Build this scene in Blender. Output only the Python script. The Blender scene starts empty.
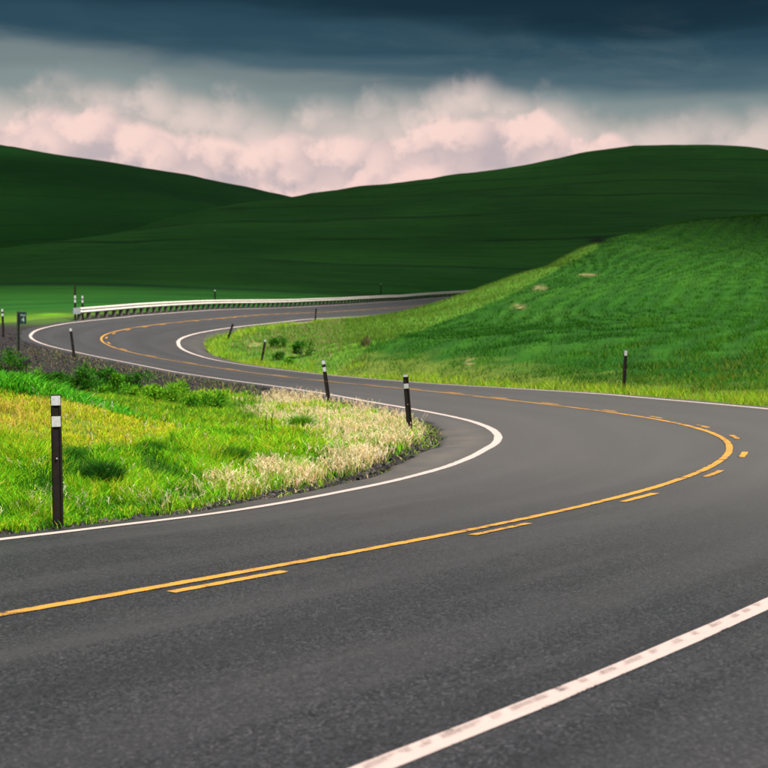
import bpy, bmesh, math, random
import numpy as np
from mathutils import Vector, Matrix

rng = np.random.default_rng(7)
random.seed(7)
scene = bpy.context.scene
col = scene.collection
R_ = math.radians

# ------------------------------------------------------------------ camera
F, YH, CU, H = 1175.14, 354.1, 384.0, 1.57      # focal length and horizon row (px of a 768 picture), eye height (m)
cam_d = bpy.data.cameras.new('camera')
cam = bpy.data.objects.new('camera', cam_d); col.objects.link(cam)
cam.location = (0, 0, H); cam.rotation_euler = (R_(90), 0, 0)
cam_d.sensor_width = 36; cam_d.lens = F / 768 * 36
cam_d.shift_y = -(384 - YH) / 768
cam_d.clip_start = 0.1; cam_d.clip_end = 20000
cam_d.dof.use_dof = True; cam_d.dof.focus_distance = 12.0; cam_d.dof.aperture_fstop = 3.2
scene.camera = cam

# ------------------------------------------------------------------ light
TO_SUN = Vector((0.42, -0.40, 0.81)).normalized()
EXPO = 1.0
scene.view_settings.view_transform = 'Standard'; scene.view_settings.look = 'None'
scene.view_settings.exposure = EXPO; scene.view_settings.gamma = 1
scene.view_settings.use_curve_mapping = False
sd = bpy.data.lights.new('sun', 'SUN'); sd.energy = 5.0; sd.angle = R_(9); sd.color = (1.0, 0.93, 0.83)
sun = bpy.data.objects.new('sun', sd); col.objects.link(sun)
sun.location = (-60, -30, 60)
sun.rotation_euler = (-TO_SUN).to_track_quat('-Z', 'Y').to_euler()

# ------------------------------------------------------------------ node helpers
class NT:
    def __init__(s, tree):
        s.t = tree; s.n = tree.nodes; s.l = tree.links; s.n.clear()
    def node(s, typ, **kw):
        n = s.n.new(typ)
        for k, v in kw.items(): setattr(n, k, v)
        return n
    def put(s, sock, val):
        if val is None: return
        if hasattr(val, 'is_output') or isinstance(val, bpy.types.NodeSocket): s.l.new(val, sock)
        elif isinstance(val, (tuple, list)):
            if sock.type == 'RGBA' and len(val) == 3: val = (*val, 1)
            sock.default_value = val
        else: sock.default_value = val
    def m(s, op, a, b=None, c=None, clamp=False):
        n = s.node('ShaderNodeMath', operation=op, use_clamp=clamp)
        for i, v in enumerate((a, b, c)):
            if v is not None: s.put(n.inputs[i], v)
        return n.outputs[0]
    def vec(s, x, y, z):
        n = s.node('ShaderNodeCombineXYZ')
        for i, v in enumerate((x, y, z)): s.put(n.inputs[i], v)
        return n.outputs[0]
    def noise(s, v, scale, detail=3, rough=0.5, dist=0.0, dim='3D'):
        n = s.node('ShaderNodeTexNoise', noise_dimensions=dim); s.put(n.inputs['Vector'], v)
        n.inputs['Scale'].default_value = scale; n.inputs['Detail'].default_value = detail
        n.inputs['Roughness'].default_value = rough; n.inputs['Distortion'].default_value = dist
        return n.outputs[0]
    def vor(s, v, scale, feature='F1', dim='3D'):
        n = s.node('ShaderNodeTexVoronoi', feature=feature, voronoi_dimensions=dim); s.put(n.inputs['Vector'], v)
        n.inputs['Scale'].default_value = scale
        return n.outputs[0]
    def step(s, v, a, b, lo=0.0, hi=1.0):
        n = s.node('ShaderNodeMapRange', interpolation_type='SMOOTHSTEP')
        s.put(n.inputs[0], v); n.inputs[1].default_value = a; n.inputs[2].default_value = b
        n.inputs[3].default_value = lo; n.inputs[4].default_value = hi
        return n.outputs[0]
    def mix(s, f, a, b, typ='MIX'):
        n = s.node('ShaderNodeMix', data_type='RGBA', blend_type=typ)
        s.put(n.inputs[0], f); s.put(n.inputs[6], a); s.put(n.inputs[7], b)
        return n.outputs[2]
    def ramp(s, f, stops, interp='EASE'):
        n = s.node('ShaderNodeValToRGB'); s.put(n.inputs[0], f)
        e = n.color_ramp.elements; n.color_ramp.interpolation = interp
        while len(e) < len(stops): e.new(0.5)
        for i, (p, c) in enumerate(stops):
            e[i].position = p; e[i].color = (*c, 1)
        return n.outputs[0]
    def attr(s, name, out='Fac'):
        return s.node('ShaderNodeAttribute', attribute_name=name).outputs[out]
    def bump(s, h, strength, dist):
        n = s.node('ShaderNodeBump'); s.put(n.inputs['Height'], h)
        n.inputs['Strength'].default_value = strength; n.inputs['Distance'].default_value = dist
        return n.outputs[0]

def lin(*c):
    return tuple(((x / 255) / 12.92 if x / 255 <= 0.04045 else ((x / 255 + 0.055) / 1.055) ** 2.4) for x in c)

# ------------------------------------------------------------------ world: storm deck over a far bank of cumulus, sky behind
world = bpy.data.worlds.new('World'); scene.world = world; world.use_nodes = True
w = NT(world.node_tree)
EX = 2 ** EXPO
def skyc(*c): return tuple(x / EX for x in lin(*c))
geo = w.node('ShaderNodeTexCoord').outputs['Generated']
sep = w.node('ShaderNodeSeparateXYZ'); w.put(sep.inputs[0], geo)
sx, sy, sz = sep.outputs
hor = w.m('SQRT', w.m('ADD', w.m('MULTIPLY', sx, sx), w.m('MULTIPLY', sy, sy)))
te = w.m('DIVIDE', sz, w.m('MAXIMUM', hor, 0.02))                 # tangent of elevation
az = w.m('ARCTAN2', sx, sy)
# stretched coordinates of the flat layered deck
dv = w.vec(w.m('MULTIPLY', sx, 1.0), w.m('MULTIPLY', sy, 1.0), w.m('MULTIPLY', te, 5.0))
streak = w.noise(dv, 2.3, 4, 0.5, 0.3)
streak2 = w.noise(w.vec(sx, sy, w.m('MULTIPLY', te, 9.0)), 4.2, 4, 0.55, 0.4)
sway = w.m('MULTIPLY', w.m('SINE', w.m('MULTIPLY_ADD', az, 4.2, 0.2)), -0.010)
tw = w.m('ADD', te, w.m('MULTIPLY_ADD', streak, 0.085, -0.042))
tw = w.m('ADD', tw, w.m('MULTIPLY_ADD', streak2, 0.026, -0.013))
tw = w.m('ADD', tw, w.m('MULTIPLY', w.step(az, -.36, -.02), .0))
tw = w.m('SUBTRACT', tw, sway)
deck = w.ramp(w.m('MULTIPLY', tw, 1 / 0.5, clamp=True), [
    (0.00, skyc(176, 172, 176)), (0.33, skyc(184, 178, 176)), (0.40, skyc(152, 160, 156)),
    (0.435, skyc(116, 136, 140)), (0.475, skyc(76, 102, 114)), (0.525, skyc(46, 76, 92)),
    (0.585, skyc(26, 50, 64)), (0.66, skyc(15, 31, 42)), (0.90, skyc(34, 48, 60)), (1.0, skyc(70, 82, 92))])
wisp = w.noise(w.vec(w.m('MULTIPLY', az, 1.0), w.m('ADD', w.m('MULTIPLY', te, 3.4), w.m('MULTIPLY', az, .35)), 7.0), 7.0, 6, 0.62, 0.5)
wf = w.m('MULTIPLY', w.step(wisp, .48, .70), w.m('MULTIPLY', w.step(te, .18, .22), w.step(te, .30, .24)))
deck = w.mix(w.m('MULTIPLY', wf, .14), deck, skyc(128, 144, 146))
lay = w.m('SUBTRACT', te, w.m('ADD', w.m('MULTIPLY_ADD', az, -.085, .222), w.m('MULTIPLY_ADD', streak2, .06, -.03)))
lay = w.m('MULTIPLY', w.step(lay, .022, -.006), w.step(te, .17, .20))
deck = w.mix(w.m('MULTIPLY', lay, .50), deck, skyc(150, 158, 155))
# higher overhead the deck is broken into lighter folds
over = w.noise(w.vec(w.m('DIVIDE', sx, w.m('MAXIMUM', sz, 0.08)), w.m('DIVIDE', sy, w.m('MAXIMUM', sz, 0.08)), 0.0), 0.7, 4, 0.6, 0.4)
hi_f = w.m('MULTIPLY', w.step(te, 0.40, 1.1), w.step(over, 0.38, 0.66))
deck = w.mix(hi_f, deck, skyc(176, 186, 196))
# far cumulus: three banks of round heads, one in front of the other, lit along their tops
fine_ = w.noise(w.vec(az, te, 0.0), 40.0, 5, 0.58, dim='2D')
wob = w.m('MULTIPLY_ADD', fine_, .040, -.020)
# the bank is highest in the north and sinks away to the east
def hump(c, wd_, a_):
    q = w.m('DIVIDE', w.m('SUBTRACT', az, c), wd_); return w.m('MULTIPLY', w.m('POWER', 2.718, w.m('MULTIPLY', w.m('MULTIPLY', q, q), -1.0)), a_)
trend = w.m('ADD', hump(.085, .075, .016), w.m('ADD', hump(-.25, .10, .012), w.step(az, .10, .34, 0.0, -.026)))
def bank_of_cloud(back, base, amp, seed, lit, shade, soft, k_tr):
    big = w.noise(w.vec(w.m('ADD', az, seed), w.m('MULTIPLY', te, .25), 0.0), 7.0, 3, 0.5, dim='2D')
    dh = w.vec(w.m('ADD', w.m('ADD', az, wob), seed), w.m('MULTIPLY', w.m('ADD', te, wob), .45), 0.0)
    db = w.vec(w.m('ADD', w.m('ADD', az, wob), seed), w.m('ADD', te, wob), 0.0)
    v1 = w.vor(dh, 21.0, dim='2D'); v2 = w.vor(db, 30.0, dim='2D')
    hgt = w.m('ADD', w.m('MULTIPLY_ADD', big, amp, base - amp * .5), w.m('MULTIPLY_ADD', v1, -.026, .010))
    hgt = w.m('ADD', hgt, w.m('MULTIPLY', trend, k_tr))
    d_ = w.m('SUBTRACT', w.m('ADD', hgt, w.m('MULTIPLY_ADD', fine_, .014, -.007)), te)
    mask = w.step(d_, -soft, soft)
    body = w.m('ADD', w.m('MULTIPLY', w.m('SUBTRACT', 1.0, w.step(d_, .0, .070)), .55), w.m('MULTIPLY', w.m('SUBTRACT', .5, v2), .75))
    body = w.m('ADD', body, w.m('MULTIPLY_ADD', fine_, .8, -.36))
    c_ = w.mix(w.step(body, -.05, .85), shade, lit)
    return w.mix(w.m('MULTIPLY', mask, .95), back, c_)
clouds = bank_of_cloud(deck, .206, .020, 0.7, skyc(224, 205, 199), skyc(190, 182, 178), .020, .9)
clouds = bank_of_cloud(clouds, .184, .040, 3.97, skyc(250, 217, 208), skyc(192, 178, 182), .006, .8)
clouds = bank_of_cloud(clouds, .142, .060, 8.2, skyc(250, 215, 207), skyc(194, 180, 186), .007, .3)
lowc = w.step(te, 0.0, 0.15)
clouds = w.mix(w.m('MULTIPLY', w.m('SUBTRACT', 1.0, lowc), 0.35), clouds, skyc(206, 188, 190))
sky = w.node('ShaderNodeTexSky', sky_type='NISHITA'); sky.sun_disc = False
sky.sun_elevation = math.asin(TO_SUN.z); sky.sun_rotation = math.atan2(TO_SUN.x, TO_SUN.y)
bg1 = w.node('ShaderNodeBackground'); w.put(bg1.inputs[0], sky.outputs[0]); bg1.inputs[1].default_value = 0.08
bg2 = w.node('ShaderNodeBackground'); w.put(bg2.inputs[0], clouds); bg2.inputs[1].default_value = 1.0
cover = w.m('SUBTRACT', 1.0, w.m('MULTIPLY', hi_f, 0.35))
ms = w.node('ShaderNodeMixShader'); w.put(ms.inputs[0], cover)
w.l.new(bg1.outputs[0], ms.inputs[1]); w.l.new(bg2.outputs[0], ms.inputs[2])
wo = w.node('ShaderNodeOutputWorld'); w.l.new(ms.outputs[0], wo.inputs[0])

# ------------------------------------------------------------------ object helpers
def tag(o, label=None, cat=None, group=None, kind=None):
    if label: o['label'] = label
    if cat: o['category'] = cat
    if group: o['group'] = group
    if kind: o['kind'] = kind
    return o

def mesh_np(name, V, polys, mat, parent=None, cols=None, smooth=False, attrs=None, uv=None):
    """polys: list of int arrays (n,3) or (n,4)"""
    V = np.asarray(V, np.float32)
    me = bpy.data.meshes.new(name)
    me.vertices.add(len(V)); me.vertices.foreach_set('co', V.ravel())
    loops = np.concatenate([np.asarray(p, np.int32).ravel() for p in polys])
    sizes = np.concatenate([np.full(len(p), np.asarray(p).shape[1], np.int32) for p in polys])
    starts = np.r_[0, np.cumsum(sizes)[:-1]].astype(np.int32)
    me.loops.add(len(loops)); me.loops.foreach_set('vertex_index', loops)
    me.polygons.add(len(sizes)); me.polygons.foreach_set('loop_start', starts)
    me.polygons.foreach_set('use_smooth', np.full(len(sizes), bool(smooth)))
    me.update(calc_edges=True)
    if cols is not None:
        a = me.attributes.new('tint', 'FLOAT_COLOR', 'POINT')
        c4 = np.ones((len(V), 4), np.float32); c4[:, :3] = cols
        a.data.foreach_set('color', c4.ravel())
    for k, v in (attrs or {}).items():
        a = me.attributes.new(k, 'FLOAT', 'POINT'); a.data.foreach_set('value', np.asarray(v, np.float32).ravel())
    if uv is not None:
        ul = me.uv_layers.new(name='UVMap'); ul.data.foreach_set('uv', np.asarray(uv, np.float32)[loops].ravel())
    me.validate()
    if mat: me.materials.append(mat)
    o = bpy.data.objects.new(name, me); col.objects.link(o)
    if parent: o.parent = parent
    return o

def mesh_bm(name, bm, mat, parent=None, smooth=False):
    me = bpy.data.meshes.new(name); bmesh.ops.recalc_face_normals(bm, faces=bm.faces[:])
    bm.to_mesh(me); bm.free()
    if smooth:
        for p in me.polygons: p.use_smooth = True
    if mat: me.materials.append(mat)
    o = bpy.data.objects.new(name, me); col.objects.link(o)
    if parent: o.parent = parent
    return o

def bm_box(bm, x0, x1, y0, y1, z0, z1, bevel=0.0):
    r = bmesh.ops.create_cube(bm, size=1)
    for v in r['verts']:
        v.co = Vector(((x0 + x1) / 2 + v.co.x * (x1 - x0), (y0 + y1) / 2 + v.co.y * (y1 - y0), (z0 + z1) / 2 + v.co.z * (z1 - z0)))
    if bevel:
        es = list({e for v in r['verts'] for e in v.link_edges})
        bmesh.ops.bevel(bm, geom=es, offset=bevel, segments=2, affect='EDGES', profile=0.6)

def empty(name, loc):
    o = bpy.data.objects.new(name, None); col.objects.link(o); o.location = loc; o.empty_display_size = 0.2
    return o

def mat_new(name):
    m = bpy.data.materials.new(name); m.use_nodes = True
    return m, NT(m.node_tree)

def principled(t, color, rough=0.7, spec=0.3, normal=None, metal=0.0):
    p = t.node('ShaderNodeBsdfPrincipled')
    t.put(p.inputs['Base Color'], color); t.put(p.inputs['Roughness'], rough)
    p.inputs['Specular IOR Level'].default_value = spec; p.inputs['Metallic'].default_value = metal
    if normal is not None: t.put(p.inputs['Normal'], normal)
    return p

def finish(t, shader):
    o = t.node('ShaderNodeOutputMaterial'); t.l.new(shader, o.inputs[0])

# smooth value noise for terrain and scatter densities
_ph = rng.random((64, 4)) * 6.283
def fbm(x, y, scale, seed=0, octaves=4):
    v = np.zeros_like(x, dtype=float); a = 1.0; tot = 0
    for o in range(octaves):
        k = (2 ** o) / scale
        for j in range(3):
            ph = _ph[(seed * 7 + o * 3 + j) % 64]
            ang = ph[3] + j * 2.1
            v += a * np.sin((x * math.cos(ang) + y * math.sin(ang)) * k * 6.283 * (0.8 + 0.4 * j / 3) + ph[0]
                            + 1.3 * np.sin((x * math.sin(ang) - y * math.cos(ang)) * k * 3.9 + ph[1]))
        tot += a * 1.7; a *= 0.55
    return v / tot

def sstep(x, a, b):
    t = np.clip((x - a) / (b - a), 0, 1); return t * t * (3 - 2 * t)

ROAD = [  # every 2 m along the centre line: x, y, z, cross slope, left and right lane width
    (-9.906,-0.448,-0.089,0.015,3.22,3.68), (-8.516,0.990,-0.077,0.016,3.18,3.69), (-7.107,2.410,-0.062,0.016,3.13,3.70), (-5.677,3.808,-0.044,0.017,3.08,3.72),
    (-4.228,5.187,-0.021,0.018,3.04,3.73), (-2.784,6.570,-0.000,0.026,3.16,3.65), (-1.387,8.001,0.009,0.033,3.28,3.58), (-0.075,9.510,-0.002,0.041,3.41,3.50),
    (1.158,11.085,-0.019,0.048,3.53,3.43), (2.339,12.699,-0.026,0.042,3.61,3.48), (3.462,14.353,-0.011,0.036,3.70,3.53), (4.468,16.081,0.028,0.029,3.78,3.58),
    (5.259,17.916,0.077,0.023,3.86,3.63), (5.755,19.851,0.123,0.021,3.84,3.68), (5.926,21.842,0.161,0.018,3.83,3.74), (5.803,23.837,0.193,0.016,3.81,3.79),
    (5.455,25.806,0.220,0.014,3.79,3.85), (4.947,27.740,0.246,0.014,3.77,3.83), (4.338,29.645,0.272,0.014,3.74,3.80), (3.671,31.530,0.300,0.014,3.71,3.78),
    (2.972,33.404,0.331,0.014,3.68,3.76), (2.249,35.269,0.363,0.008,3.69,3.73), (1.485,37.117,0.394,0.002,3.70,3.69), (0.659,38.938,0.424,-0.003,3.70,3.66),
    (-0.260,40.714,0.459,-0.009,3.71,3.62), (-1.302,42.421,0.510,-0.013,3.75,3.59), (-2.472,44.042,0.581,-0.016,3.78,3.56), (-3.752,45.578,0.677,-0.020,3.82,3.53),
    (-5.118,47.040,0.801,-0.024,3.86,3.50), (-6.540,48.445,0.954,-0.032,3.79,3.53), (-7.987,49.826,1.128,-0.040,3.72,3.57), (-9.415,51.226,1.318,-0.048,3.65,3.60),
    (-10.772,52.695,1.519,-0.056,3.58,3.64), (-11.991,54.280,1.728,-0.060,3.53,3.70), (-13.016,55.996,1.941,-0.065,3.48,3.76), (-13.816,57.827,2.151,-0.070,3.43,3.82),
    (-14.380,59.745,2.354,-0.074,3.38,3.88), (-14.707,61.717,2.546,-0.078,3.44,3.86), (-14.823,63.713,2.726,-0.081,3.50,3.83), (-14.770,65.712,2.896,-0.085,3.56,3.81),
    (-14.586,67.703,3.058,-0.088,3.63,3.78), (-14.304,69.683,3.212,-0.090,3.62,3.78), (-13.966,71.654,3.359,-0.091,3.62,3.77), (-13.598,73.620,3.498,-0.092,3.62,3.76),
    (-13.220,75.584,3.630,-0.094,3.62,3.76), (-12.848,77.549,3.753,-0.099,3.72,3.65), (-12.501,79.519,3.870,-0.101,3.72,3.65), (-12.175,81.492,3.984,-0.102,3.72,3.65),
    (-11.864,83.468,4.096,-0.104,3.72,3.65), (-11.562,85.445,4.209,-0.105,3.73,3.65), (-11.261,87.422,4.321,-0.107,3.73,3.66), (-10.956,89.398,4.434,-0.108,3.73,3.66),
    (-10.639,91.373,4.546,-0.109,3.73,3.66), (-10.306,93.345,4.658,-0.111,3.73,3.66), (-9.955,95.314,4.765,-0.112,3.74,3.66), (-9.586,97.280,4.864,-0.114,3.74,3.67),
    (-9.197,99.242,4.956,-0.115,3.74,3.67), (-8.789,101.200,5.047,-0.117,3.74,3.67), (-8.361,103.153,5.138,-0.118,3.74,3.67), (-7.913,105.102,5.228,-0.119,3.75,3.67),
    (-7.444,107.047,5.319,-0.121,3.75,3.67), (-6.958,108.987,5.409,-0.122,3.75,3.68), (-6.456,110.922,5.500,-0.124,3.75,3.68), (-5.940,112.855,5.594,-0.125,3.75,3.68),
    (-5.414,114.784,5.695,-0.126,3.75,3.68), (-4.880,116.712,5.801,-0.127,3.76,3.68), (-4.339,118.637,5.909,-0.129,3.76,3.68), (-3.794,120.562,6.018,-0.130,3.76,3.68),
    (-3.246,122.485,6.126,-0.131,3.76,3.69), (-2.695,124.408,6.234,-0.132,3.76,3.69), (-2.143,126.330,6.343,-0.133,3.76,3.69), (-1.590,128.252,6.452,-0.134,3.76,3.69),
    (-1.037,130.174,6.562,-0.135,3.77,3.69), (-0.485,132.096,6.674,-0.136,3.77,3.69), (0.065,134.019,6.791,-0.137,3.77,3.69), (0.615,135.942,6.908,-0.138,3.77,3.69),
    (1.162,137.866,7.026,-0.140,3.77,3.69), (1.708,139.790,7.144,-0.141,3.77,3.69), (2.253,141.714,7.262,-0.142,3.77,3.69), (2.797,143.639,7.380,-0.143,3.78,3.70),
    (3.340,145.564,7.497,-0.144,3.78,3.70), (3.880,147.489,7.615,-0.145,3.78,3.70), (4.417,149.416,7.732,-0.145,3.78,3.70), (4.949,151.344,7.849,-0.144,3.78,3.70),
    (5.476,153.273,7.965,-0.142,3.77,3.69), (5.995,155.205,8.081,-0.141,3.77,3.69), (6.506,157.138,8.197,-0.139,3.77,3.69), (7.007,159.075,8.314,-0.138,3.76,3.69),
    (7.497,161.014,8.430,-0.136,3.76,3.69), (7.974,162.956,8.546,-0.135,3.76,3.68), (8.438,164.901,8.662,-0.133,3.75,3.68), (8.888,166.850,8.779,-0.131,3.75,3.68),
    (9.322,168.802,8.896,-0.130,3.74,3.68), (9.739,170.758,9.013,-0.128,3.74,3.67), (10.138,172.718,9.130,-0.127,3.74,3.67), (10.519,174.682,9.247,-0.125,3.73,3.67),
    (10.879,176.649,9.364,-0.124,3.73,3.67), (11.220,178.620,9.481,-0.122,3.73,3.67), (11.539,180.594,9.598,-0.121,3.72,3.66), (11.836,182.572,9.715,-0.119,3.72,3.66),
    (12.110,184.553,9.832,-0.117,3.72,3.66),
]
# ------------------------------------------------------------------ the line of the road
rt = np.array(ROAD)[:87]
s_t = np.arange(len(rt)) * 2.0
n_back, n_fwd = 22, 24
t0 = rt[0, :2] - rt[1, :2]; t0 /= np.linalg.norm(t0)
back = [np.r_[rt[0, :2] + t0 * 2 * (k + 1), rt[0, 2] - 0.004 * k, rt[0, 3:]] for k in range(n_back)][::-1]
fw = []; p = rt[-1, :2].copy(); a = math.atan2(*(rt[-1, :2] - rt[-2, :2])[::-1])
for k in range(n_fwd):
    a -= 2.0 / 62; p = p + 2.0 * np.array([math.cos(a), math.sin(a)])
    fw.append(np.r_[p, rt[-1, 2] + 0.158 * (k + 1), rt[-1, 3:]])
rt = np.vstack([back, rt, fw])
s_t = (np.arange(len(rt)) - n_back) * 2.0
def cr(s):
    """cubic interpolation of the road table at distance s"""
    q = (np.asarray(s, float) - s_t[0]) / 2.0; i = np.clip(np.floor(q).astype(int), 1, len(rt) - 3); u = (q - i)[:, None]
    p0, p1, p2, p3 = rt[i - 1], rt[i], rt[i + 1], rt[i + 2]
    return 0.5 * (2 * p1 + (p2 - p0) * u + (2 * p0 - 5 * p1 + 4 * p2 - p3) * u ** 2 + (3 * p1 - p0 - 3 * p2 + p3) * u ** 3)
RS = np.arange(s_t[1] + 0.01, s_t[-3], 0.5)
RT = cr(RS)
RTan = np.gradient(RT[:, :2], axis=0); RTan /= np.linalg.norm(RTan, axis=1)[:, None]
RNor = np.stack([-RTan[:, 1], RTan[:, 0]], 1)            # to the left
shoulder_l = np.interp(RS, [-40, 0, 10, 16, 20, 23, 30, 35, 40, 50, 60, 78, 100, 200], [.5, .5, .45, .5, .7, 1.0, 1.0, .75, .5, .42, .5, .6, .6, .6])
shoulder_r = np.interp(RS, [-40, 0, 8, 20, 26, 34, 50, 56, 62, 72, 82, 92, 200], [2.0, 2.0, 2.0, 1.9, 1.1, .6, .5, .5, .9, 1.35, 1.2, .6, .5])
ED_L = RT[:, 4] + shoulder_l; ED_R = RT[:, 5] + shoulder_r

def road_pt(s, off):
    """world point on the road surface at distance s, lateral offset off (left positive)"""
    s = np.atleast_1d(s); i = np.interp(s, RS, np.arange(len(RS)))
    f = lambda a: np.interp(s, RS, a)
    return np.stack([f(RT[:, 0]) + f(RNor[:, 0]) * off, f(RT[:, 1]) + f(RNor[:, 1]) * off, f(RT[:, 2]) - f(RT[:, 3]) * off], 1)

def nearest(x, y):
    n = len(x); si = np.zeros(n, int)
    for a in range(0, n, 20000):
        xs_, ys_ = x[a:a + 20000, None], y[a:a + 20000, None]
        d2 = (xs_ - RT[None, :, 0].astype(np.float32)) ** 2 + (ys_ - RT[None, :, 1].astype(np.float32)) ** 2
        si[a:a + 20000] = d2.argmin(1)
    dx, dy = x - RT[si, 0], y - RT[si, 1]
    off = dx * RNor[si, 0] + dy * RNor[si, 1]
    dist = np.hypot(dx, dy)
    off = np.where(np.abs(off) > 1e-6, np.sign(off), 1) * np.maximum(dist, np.abs(off))
    return si, off

# ------------------------------------------------------------------ terrain heights
def px(u, v, z): return ((u - CU) * z / F, z, H - (v - YH) * z / F)
A_u = [-200, -60, 0, 83, 133, 200, 278, 350, 420, 480, 570, 637, 682, 742, 768, 850, 1000]
A_v = [285, 262, 252, 239, 230, 213, 199, 189.5, 180, 170, 157.4, 148.8, 146, 146.5, 150, 166, 205]
A_r = [230, 270, 290, 320, 345, 385, 430, 450, 460, 470, 480, 485, 490, 495, 500, 500, 480]
Fo_u = [-200, 0, 60, 120, 200, 300, 430, 590, 700, 768, 1000]
Fo_v = [332, 325, 321, 313, 304, 298, 291, 270, 246, 240, 238]
Fo_r = [62, 66, 74, 92, 118, 142, 170, 205, 230, 240, 240]
B_u = [-300, -150, 0, 50, 100, 200, 278, 400, 1000]
B_v = [120, 135, 153.7, 160, 167.5, 185.4, 199, 225, 270]
def far_height(x, y):
    r = np.hypot(x, y); front = np.maximum(y, 1e-3)
    u = np.where(y > 0, CU + F * x / front, np.where(x > 0, 1e5, -1e5)); u = np.clip(u, -260, 1000)
    Z = r * np.cos(np.arctan((u - CU) / F))
    vr = np.interp(u, A_u, A_v); zr = np.interp(u, A_u, A_r); vf = np.interp(u, Fo_u, Fo_v); zf = np.interp(u, Fo_u, Fo_r)
    t = np.clip((Z - zf) / (zr - zf), 0, 1)
    v = vf + (vr - vf) * (1 - (1 - t) ** 1.7)
    hA = H - (v - YH) * Z / F
    ridge = H - (vr - YH) * zr / F
    dz = np.maximum(Z - zr, 0)
    hA = np.where(Z > zr, ridge - np.minimum(dz * dz * 0.0009, 0.1 * dz) + np.clip(dz, 0, 60) * 0.02, hA)
    vb = np.interp(u, B_u, B_v); zb = 820.0
    tb = np.clip((Z - 330) / (zb - 330), 0, 1)
    ridgeB = H - (vb - YH) * zb / F
    hB = ridgeB * (1 - (1 - tb) ** 1.8) - 4
    hB = np.where(Z > zb, ridgeB - 4 - (Z - zb) * 0.03 , hB)
    hB = np.maximum(hB, 0)
    h = np.where(Z > zr * 0.98, np.maximum(hA, hB), np.maximum(hA, np.where(t > 0.9, np.minimum(hB, hA), -99)))
    h = np.where(Z > 1500, np.minimum(h, 40 + 25 * np.sin(x * .0013 + 1) * np.cos(y * .0011)), h)
    ang = np.abs(np.arctan2(x, y))
    wf = 1 - sstep(ang, 0.9, 1.7)
    return h * wf + (1 - wf) * (2 + 22 * (0.5 + 0.5 * fbm(x, y, 700, 3, 2)) * sstep(r, 60, 300))

ctrl = []
for s in np.r_[np.arange(-36, 120, 3.0), np.arange(120, 260, 8.0)]:
    i = int(np.argmin(np.abs(RS - s)))
    for o in (ED_L[i] + .2, -ED_R[i] - .2):
        ctrl.append(tuple(road_pt(s, o)[0]))
ctrl += [px(*c) for c in [
    # roadside mound on the left
    (0, 393, 18.5), (50, 398, 19), (100, 410, 19.5), (148, 427, 20), (185, 437, 21), (-80, 389, 18), (-180, 385, 18),
    (0, 436, 15.2), (60, 443, 15.2), (120, 456, 15.4), (-100, 432, 15), (0, 492, 12.3), (100, 492, 12.8), (150, 480, 14),
    (200, 460, 17), (250, 442, 20), (300, 430, 24), (340, 425, 27), (230, 425, 25), (200, 412, 29),
    # hollow behind the mound and the foot of the embankment
    (0, 402, 27), (60, 404, 27), (120, 408, 27), (-120, 400, 27), (40, 393, 34), (100, 395, 35), (160, 396, 36), (-100, 388, 36), (0, 386, 40), (200, 394, 37),
    (0, 352, 53), (-60, 345, 56), (0, 331, 62), (-120, 336, 62),
    # right hand hill
    (430, 352, 52), (480, 335, 62), (350, 345, 57), (300, 345, 62), (400, 325, 82), (440, 309, 98), (480, 292, 104), (530, 271, 114), (590, 245, 130),
    (620, 235, 142), (660, 226, 153), (700, 219.5, 165), (768, 215, 178), (860, 214, 180), (1000, 225, 170), (768, 233, 150), (860, 238, 145), (650, 246, 130),
    (540, 330, 62), (540, 292, 90), (620, 305, 82), (620, 355, 48), (700, 305, 78), (700, 365, 43), (768, 345, 50), (768, 270, 106), (860, 350, 47),
    (860, 270, 100), (620, 262, 114), (700, 242, 140), (560, 365, 46), (480, 368, 47), (1000, 340, 50), (1000, 280, 90),
    (500, 296, 132), (560, 270, 150), (600, 256, 158), (640, 238, 172), (700, 224, 190), (780, 219, 205), (880, 219, 205), (560, 278, 175), (640, 248, 195)]]
ctrl += [(9, 3, 0.0), (14, 12, .3), (22, 22, 1.0), (6, -4, -.05), (20, -8, 0.2), (-4, -14, -.3), (-22, 4, .5), (-30, 20, 1.6), (-30, 40, 2.0), (-45, 10, 1.5), (-50, 60, 3.5), (45, 10, 2), (45, -25, 1), (-10, -40, 0), (-45, -35, .5)]
for u in (-220, -80, 40, 160):
    for z in (85, 110, 140, 180, 230): 
        if z > np.interp(u, Fo_u, Fo_r) * 1.08: ctrl.append(None if False else tuple(np.r_[(u - CU) * z / F, z, far_height(np.array([(u - CU) * z / F]), np.array([float(z)]))[0]]))
for u in (260, 360, 460, 560, 660, 780, 900):
    for z in (160, 190, 225, 260):
        if z > np.interp(u, Fo_u, Fo_r) * 1.06: ctrl.append(tuple(np.r_[(u - CU) * z / F, z, far_height(np.array([(u - CU) * z / F]), np.array([float(z)]))[0]]))
ctrl = np.array(ctrl)
def tps_phi(d2): return d2 * np.log(d2 + 1e-9) * 0.5
K = ctrl[:, :2] / 40
d2 = ((K[:, None] - K[None]) ** 2).sum(-1)
n = len(K); Pm = np.c_[np.ones(n), K]
Am = np.zeros((n + 3, n + 3)); Am[:n, :n] = tps_phi(d2) + 0.002 * np.eye(n); Am[:n, n:] = Pm; Am[n:, :n] = Pm.T
wt = np.linalg.solve(Am, np.r_[ctrl[:, 2], 0, 0, 0])
def tps(x, y):
    out = np.zeros(len(x))
    for a in range(0, len(x), 20000):
        q = np.c_[x[a:a + 20000], y[a:a + 20000]] / 40
        dd = ((q[:, None] - K[None]) ** 2).sum(-1)
        out[a:a + 20000] = tps_phi(dd) @ wt[:n] + wt[n] + q @ wt[n + 1:]
    return out

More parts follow.
